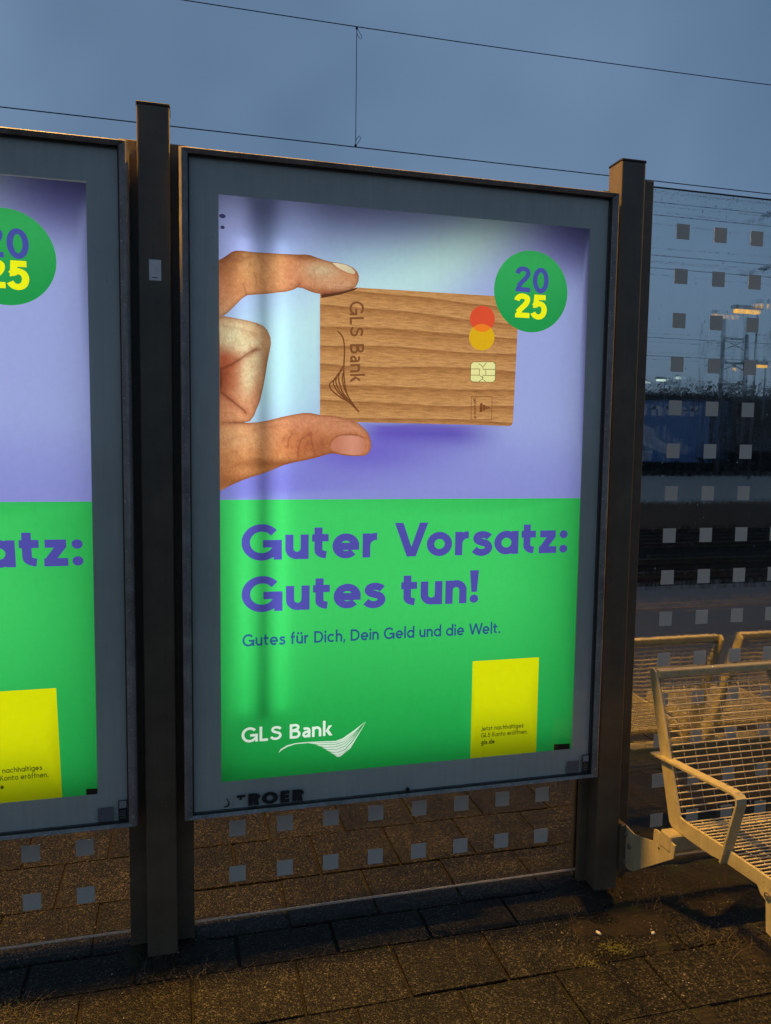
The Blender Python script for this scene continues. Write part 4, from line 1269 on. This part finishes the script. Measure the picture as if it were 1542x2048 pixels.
beads('rain_drops', 60, lambda rg: ((BX + rg.uniform(-.015, .017), rg.uniform(-.50, -.42), .0385), 0), [o for o in bench.children if o.name.startswith('armrest')][0], B0, 4)
tag(bench, 'yellow-lit wire mesh bench with flat armrest in front of the glass', 'bench', 'wire mesh platform benches')
bench2 = copy_tree(bench)
bench2.scale.y = -1
bench2.location = (BX + .028, .23 + .2, GZ + .018)
tag(bench2, 'wire mesh bench with its back turned, seen through the glass', 'bench', 'wire mesh platform benches')

# ------------------------------------------------------------------ loose things on the ground
for (x, y, s, rz, lb) in ((1.165, -.205, (.011, .005, .005), 1.9, 'slim pale pebble on the dark soil, nearer the post'), (1.335, -.247, (.007, .006, .005), .4, 'round white pebble on the dark soil in front of the bench')):
    bm = bmesh.new()
    bmesh.ops.create_icosphere(bm, subdivisions=2, radius=1)
    for v in bm.verts: v.co *= 1 + .22 * noise.noise(v.co * 1.6 + Vector((x * 9, 0, 0)))
    for v in bm.verts: v.co = Vector((v.co.x * s[0], v.co.y * s[1], v.co.z * s[2]))
    o = obj('pebble', bm, M['stone'], smooth=True)
    o.location = (x, y, GZ + soil_h(x, y) + s[2] * .7)
    o.rotation_euler.z = rz
    tag(o, lb, 'pebble', 'pale pebbles')
rg = random.Random(3)
bm = bmesh.new()
def blade(x, y, L, lean, az, w=.0011):
    z = GZ + max(-.004, soil_h(x, y)) - .002
    pts = []
    n = 5
    for i in range(n + 1):
        t = i / n
        d = lean * t * t + lean * .3 * t
        pts.append(Vector((x + math.cos(az) * L * d, y + math.sin(az) * L * d, z + L * t * (1 - .45 * lean * t))))
    sd = Vector((-math.sin(az), math.cos(az), 0))
    prev = None
    for i, p in enumerate(pts):
        ww = w * (1 - .85 * i / n)
        cur = (bm.verts.new(p - sd * ww), bm.verts.new(p + sd * ww))
        if prev: bm.faces.new((prev[0], prev[1], cur[1], cur[0]))
        prev = cur
clumps = [(1.34, .04, .13, 60), (1.52, -.03, .12, 45), (1.50, -.33, .07, 70), (1.66, -.36, .07, 55), (1.44, -.10, .10, 40), (-.55, -.13, .05, 40), (-.10, -.11, .06, 30), (.95, .10, .05, 20), (1.14, -.13, .06, 22), (-.17, .0, .08, 24), (.15, -.11, .14, 20), (.7, -.1, .2, 14), (1.75, -.2, .2, 60), (1.5, -.5, .12, 30), (-.3, .10, .05, 16)]
for cx, cy, rd, n in clumps:
    for _ in range(n):
        x, y = cx + rg.gauss(0, rd * .6), cy + rg.gauss(0, rd * .4)
        blade(x, y, rg.uniform(.012, .055), rg.uniform(.5, 1.7), rg.uniform(0, 6.28), rg.uniform(.0005, .0011))
tag(obj('dry_grass', bm, M['straw']), kind='stuff')
bm = bmesh.new()
for cx, cy, rd, n in ((1.175, -.285, .030, 170), (-.58, -.12, .03, 60), (1.30, .12, .05, 80), (1.06, -.33, .02, 50)):
    for _ in range(n):
        x, y = cx + rg.gauss(0, rd), cy + rg.gauss(0, rd * .55)
        s = rg.uniform(.0015, .004)
        bmesh.ops.create_icosphere(bm, subdivisions=1, radius=1, matrix=Matrix.Translation((x, y, GZ + max(0, soil_h(x, y)) + .0005)) @ Matrix.Diagonal((s, s, s * .9, 1)))
tag(obj('moss', bm, M['moss'], smooth=True), kind='stuff')
bm = bmesh.new()
for _ in range(420):
    if rg.random() < .75: x, y = rg.uniform(1.0, 2.1), rg.uniform(-.55, .1)
    else: x, y = rg.uniform(-.7, 1.1), rg.uniform(-.45, .3)
    s = rg.uniform(.0012, .0036)
    mtx = Matrix.Translation((x, y, GZ + max(0, soil_h(x, y)) + s * .3)) @ Matrix.Rotation(rg.uniform(0, 3), 4, 'Z') @ Matrix.Diagonal((s, s * rg.uniform(.6, 1), s * .6, 1))
    bmesh.ops.create_icosphere(bm, subdivisions=1, radius=1, matrix=mtx)
tag(obj('grit', bm, surf('pale_brown_grit', (.20, .17, .13), .7, var=.6, scale=25)), kind='stuff')

# ------------------------------------------------------------------ overhead line
def wire(bm, p, q, r, sag=0.0, n=10):
    tube(bm, [(p[0] + (q[0] - p[0]) * i / n, p[1] + (q[1] - p[1]) * i / n, p[2] + (q[2] - p[2]) * i / n - sag * 4 * (i / n) * (1 - i / n)) for i in range(n + 1)], r, 6)
YC = 6.8
zc, zm = 4.432, 5.772
line = empty('overhead_line', (0, YC, zc))
def lobj(name, bm, parent=line):
    for v in bm.verts: v.co -= Vector((0, YC, zc))
    return obj(name, bm, M['cable'], parent, True)
bm = bmesh.new(); wire(bm, (-14, YC, zc), (34, YC, zc), .0062, .0); lobj('contact_wire', bm)
bm = bmesh.new()
tube(bm, [(x, YC, 5.755 + .0016 * (x - 1.0) ** 2) for x in range(-14, 35)], .0056, 6)
lobj('messenger_wire', bm)
xd = 1.878
bm = bmesh.new()
tube(bm, [(xd, YC, zc), (xd, YC, 5.757)], .0042, 6)
for z0_, sg in ((zc, 1), (5.757, -1)):
    tube(bm, [(xd, YC, z0_), (xd + .012, YC, z0_ + sg * .03), (xd + .05, YC, z0_ + sg * .085), (xd + .062, YC, z0_ + sg * .115), (xd + .045, YC, z0_ + sg * .13), (xd + .015, YC, z0_ + sg * .10), (xd, YC, z0_ + sg * .07)], .0032, 6)
    box(bm, xd - .012, xd + .012, YC - .012, YC + .012, z0_ - .012 + sg * .016, z0_ + .012 + sg * .016, .003)
dr = lobj('dropper', bm)
tag(line, 'nearest overhead line, two thin cables joined by a looped dropper against the sky', 'overhead line', 'overhead lines')
for (yy, zs_, lb) in ((10.4, (5.42, 5.28), 'pair of thin upper cables high behind the glass'), (10.4, (4.49, 4.33), 'pair of thin cables behind the glass between the upper square rows'), (15.6, (3.85, 3.42), 'pair of thin cables low behind the glass above the tree line')):
    r = empty('overhead_line', (0, yy, zs_[1]))
    for k, z in enumerate(zs_):
        bm = bmesh.new()
        wire(bm, (-20, .25 * k, z - zs_[1]), (60, .25 * k, z - zs_[1] + .0), .0085)
        obj('contact_wire' if k else 'messenger_wire', bm, M['cable'], r, True)
    tag(r, lb, 'overhead line', 'overhead lines')

# mast that carries the second line; only the ends of its arms reach the picture
mast = empty('catenary_mast', (11.3, 8.6, -1.3))
bm = bmesh.new(); box(bm, -.11, .11, -.11, .11, 0, 8.0, .01); obj('pole', bm, M['mast'], mast)
for z, tip in ((6.75, (-.85, 1.8, 6.68)), (5.78, (-.85, 1.8, 5.70))):
    bm = bmesh.new()
    tube(bm, [(0, .1, z), tip], .022, 8)
    arm = obj('cantilever_arm', bm, M['mast'], mast)
    bm = bmesh.new()
    for k in range(6):
        t = .80 + .035 * k
        c = Vector((0, .1, z)).lerp(Vector(tip), t)
        d_ = (Vector(tip) - Vector((0, .1, z))).normalized() * .018
        tube(bm, [c - d_, c + d_], .055 if k % 2 == 0 else .03, 10)
    obj('insulator', bm, M['mast'], arm)
tag(mast, 'dark insulator arms of a line mast at the right picture edge', 'mast')

# ------------------------------------------------------------------ far side of the tracks
g = empty('lattice_mast', (32.7, 40, -.5))
for k, (dx, hh) in enumerate(((0, 9.6), (1.75, 8.7))):
    bm = bmesh.new()
    box(bm, dx - .10, dx + .10, -.10, .10, -.8, hh, .01)
    obj('pole', bm, M['mast'], g)
bm = bmesh.new()
for z in (8.4, 6.9, 5.6):
    box(bm, .1, 1.65, -.05, .05, z - .06, z + .06, .005)
for i in range(7):
    z = 4.6 + i * .62
    tube(bm, [(.1, 0, z), (1.65, 0, z + (.62 if i % 2 else -.62))], .03, 6)
obj('bracing', bm, M['mast'], g)
tag(g, 'dark twin-pole lattice mast on the far side of the tracks', 'mast')

def far_lamp(x, y, z, w, mat, label, arm=True):
    r = empty('street_lamp', (x, y, -.5))
    bm = bmesh.new()
    tube(bm, [(w * .45, .05, -.8), (w * .45, .05, z + .5 + .22)], [.07, .045], 10)
    obj('pole', bm, M['mast'], r)
    bm = bmesh.new()
    box(bm, -w * .55, w * .55, -.14, .16, z + .5 + .02, z + .5 + .22, .04)
    hd = obj('lamp_head', bm, M['mast'], r)
    bm = bmesh.new()
    box(bm, -w * .48, w * .48, -.12, .12, z + .5 - .16, z + .5 + .018, .03)
    obj('lamp_glass', bm, mat, hd)
    return tag(r, label, 'street lamp', 'far street lamps')
far_lamp(27.0, 31.0, 7.86, 1.5, M['farsodium'], 'glowing yellow street lamp beyond the tracks, the larger of the two')
far_lamp(36.6, 41.2, 6.5, .9, M['farsodium'], 'small yellow street lamp just above the dark trees at the right edge')
far_lamp(41.9, 60.0, 7.2, .9, M['whitelamp'], 'pale greenish-white lamp at the left end of the tree line')

hd = empty('advertising_hoarding', (33.0, 45.0, -.5))
bm = bmesh.new()
box(bm, -3.2, 2.75, -.06, .06, .55, 4.75, .01)
pnl = obj('panel', bm, M['hoarding'], hd)
bm = bmesh.new()
def flatq(bm, pg, y, th):
    a = [bm.verts.new((p[0], y, p[1])) for p in pg]
    f = bm.faces.new(a)
    r = bmesh.ops.extrude_face_region(bm, geom=[f])
    for v in [q for q in r['geom'] if isinstance(q, bmesh.types.BMVert)]: v.co.y -= th
for q in text_polys('nter', -1.9, 1.75, 3.75, .95, .17, gap=.09): flatq(bm, q, -.064, .004)
flatq(bm, [(-3.1, 4.6), (-2.2, 4.5), (-2.3, 3.8), (-2.7, 3.5), (-3.1, 3.7)], -.064, .004)
bmesh.ops.recalc_face_normals(bm, faces=bm.faces)
obj('hoarding_lettering', bm, M['hoardwhite'], pnl)
bm = bmesh.new()
flatq(bm, [(-2.9, 2.9), (-2.4, 3.1), (-1.6, 2.8), (-1.5, 2.3), (-.8, 1.9), (-.2, 1.6), (-.3, 1.1), (-1.0, 1.2), (-1.7, 1.5), (-2.4, 1.7), (-2.9, 2.1)], -.064, .004)
flatq(bm, [(-2.5, 1.3), (-1.7, 1.35), (-1.75, .65), (-2.45, .65)], -.064, .004)
bmesh.ops.recalc_face_normals(bm, faces=bm.faces)
obj('printed_shape', bm, M['hoardwhite'], pnl)
for dx in (-2.6, 0, 2.4):
    bm = bmesh.new()
    box(bm, dx - .07, dx + .07, .07, .2, -.8, 4.5, .01)
    obj('leg', bm, M['mast'], hd)
tag(hd, 'dark blue advertising hoarding with pale lettering beyond the tracks, seen through glass', 'hoarding')

rg = random.Random(11)
bm = bmesh.new()
def clump(c, r, n, s):
    for _ in range(n):
        d = Vector((rg.gauss(0, 1), rg.gauss(0, 1), rg.gauss(0, 1))).normalized() * r * rg.random() ** .4
        d.z *= .8
        p = c + d
        a = Vector((rg.gauss(0, 1), rg.gauss(0, 1), rg.gauss(0, 1))).normalized()
        b = a.orthogonal().normalized()
        q = a.cross(b)
        k = s * rg.uniform(.5, 1.2)
        bm.faces.new([bm.verts.new(p + b * k), bm.verts.new(p + q * k * .6), bm.verts.new(p - b * k), bm.verts.new(p - q * k * .6)])
for i in range(95):
    x = 12 + i * 1.0 + rg.uniform(-.4, .4)
    for yy, top in ((68, 7.5), (58, 4.0)):
        tp = top + 1.0 * noise.noise(Vector((x * .22, yy, 0))) + rg.uniform(-.2, .2)
        z = -.6
        while z < tp - .5:
            clump(Vector((x + rg.uniform(-.5, .5), yy + rg.uniform(-2, 2), z + .8)), 1.15, 64, .17)
            z += 1.0
tag(obj('tree_line', bm, M['leafmass']), kind='stuff')
bm = bmesh.new()
for i in range(70):
    x = 14 + i * 1.0
    clump(Vector((x, 40 + rg.uniform(-1, 1), -.2 + rg.uniform(-.2, .3))), .8, 26, .22)
tag(obj('undergrowth', bm, M['leafmass']), kind='stuff')
bm = bmesh.new()
box(bm, -150, 260, 71, 74, -1.4, 6.9)
tag(obj('far_embankment', bm, M['leafmass']), kind='structure')

# ------------------------------------------------------------------ platform lamps that light the scene (in line with the fence, left and right of the picture)
def platform_lamp(x, y, energy, label):
    r = empty('platform_lamp', (x, y, GZ))
    H = 4.6
    bm = bmesh.new()
    tube(bm, [(0, .62, -.02), (0, .62, .9), (0, .62, .95), (0, .62, H - .25)], [.065, .065, .045, .038], 12)
    tube(bm, [(0, .62, H - .3), (0, .58, H - .05), (0, .45, H + .04), (0, .10, H + .06)], .03, 10)
    obj('pole', bm, M['post'], r, True)
    bm = bmesh.new()
    prism(bm, [(-.30, .02), (.30, .02), (.26, .09), (-.26, .09)], 'y', -.13, .15)
    for v in bm.verts: v.co.z += H
    head = obj('lamp_head', bm, M['mast'], r)
    bm = bmesh.new()
    box(bm, -.25, .25, -.02, .06, H - .005, H + .018, .006)
    obj('lamp_glass', bm, M['sodium'], head)
    ld = bpy.data.lights.new('sodium_light', 'AREA')
    ld.shape = 'RECTANGLE'
    ld.size, ld.size_y = .5, .08
    ld.energy = energy
    ld.color = (1.0, .50, .08)
    lo = bpy.data.objects.new('sodium_light', ld)
    lo.location = (0, .02, H - .012)
    lo.parent = r
    col.objects.link(lo)
    return tag(r, label, 'street lamp', 'platform lamps')
platform_lamp(-1.2, .05, 400, 'orange platform lamp in line with the fence, left of the picture')
platform_lamp(5.2, .05, 330, 'orange platform lamp in line with the fence, right of the picture')
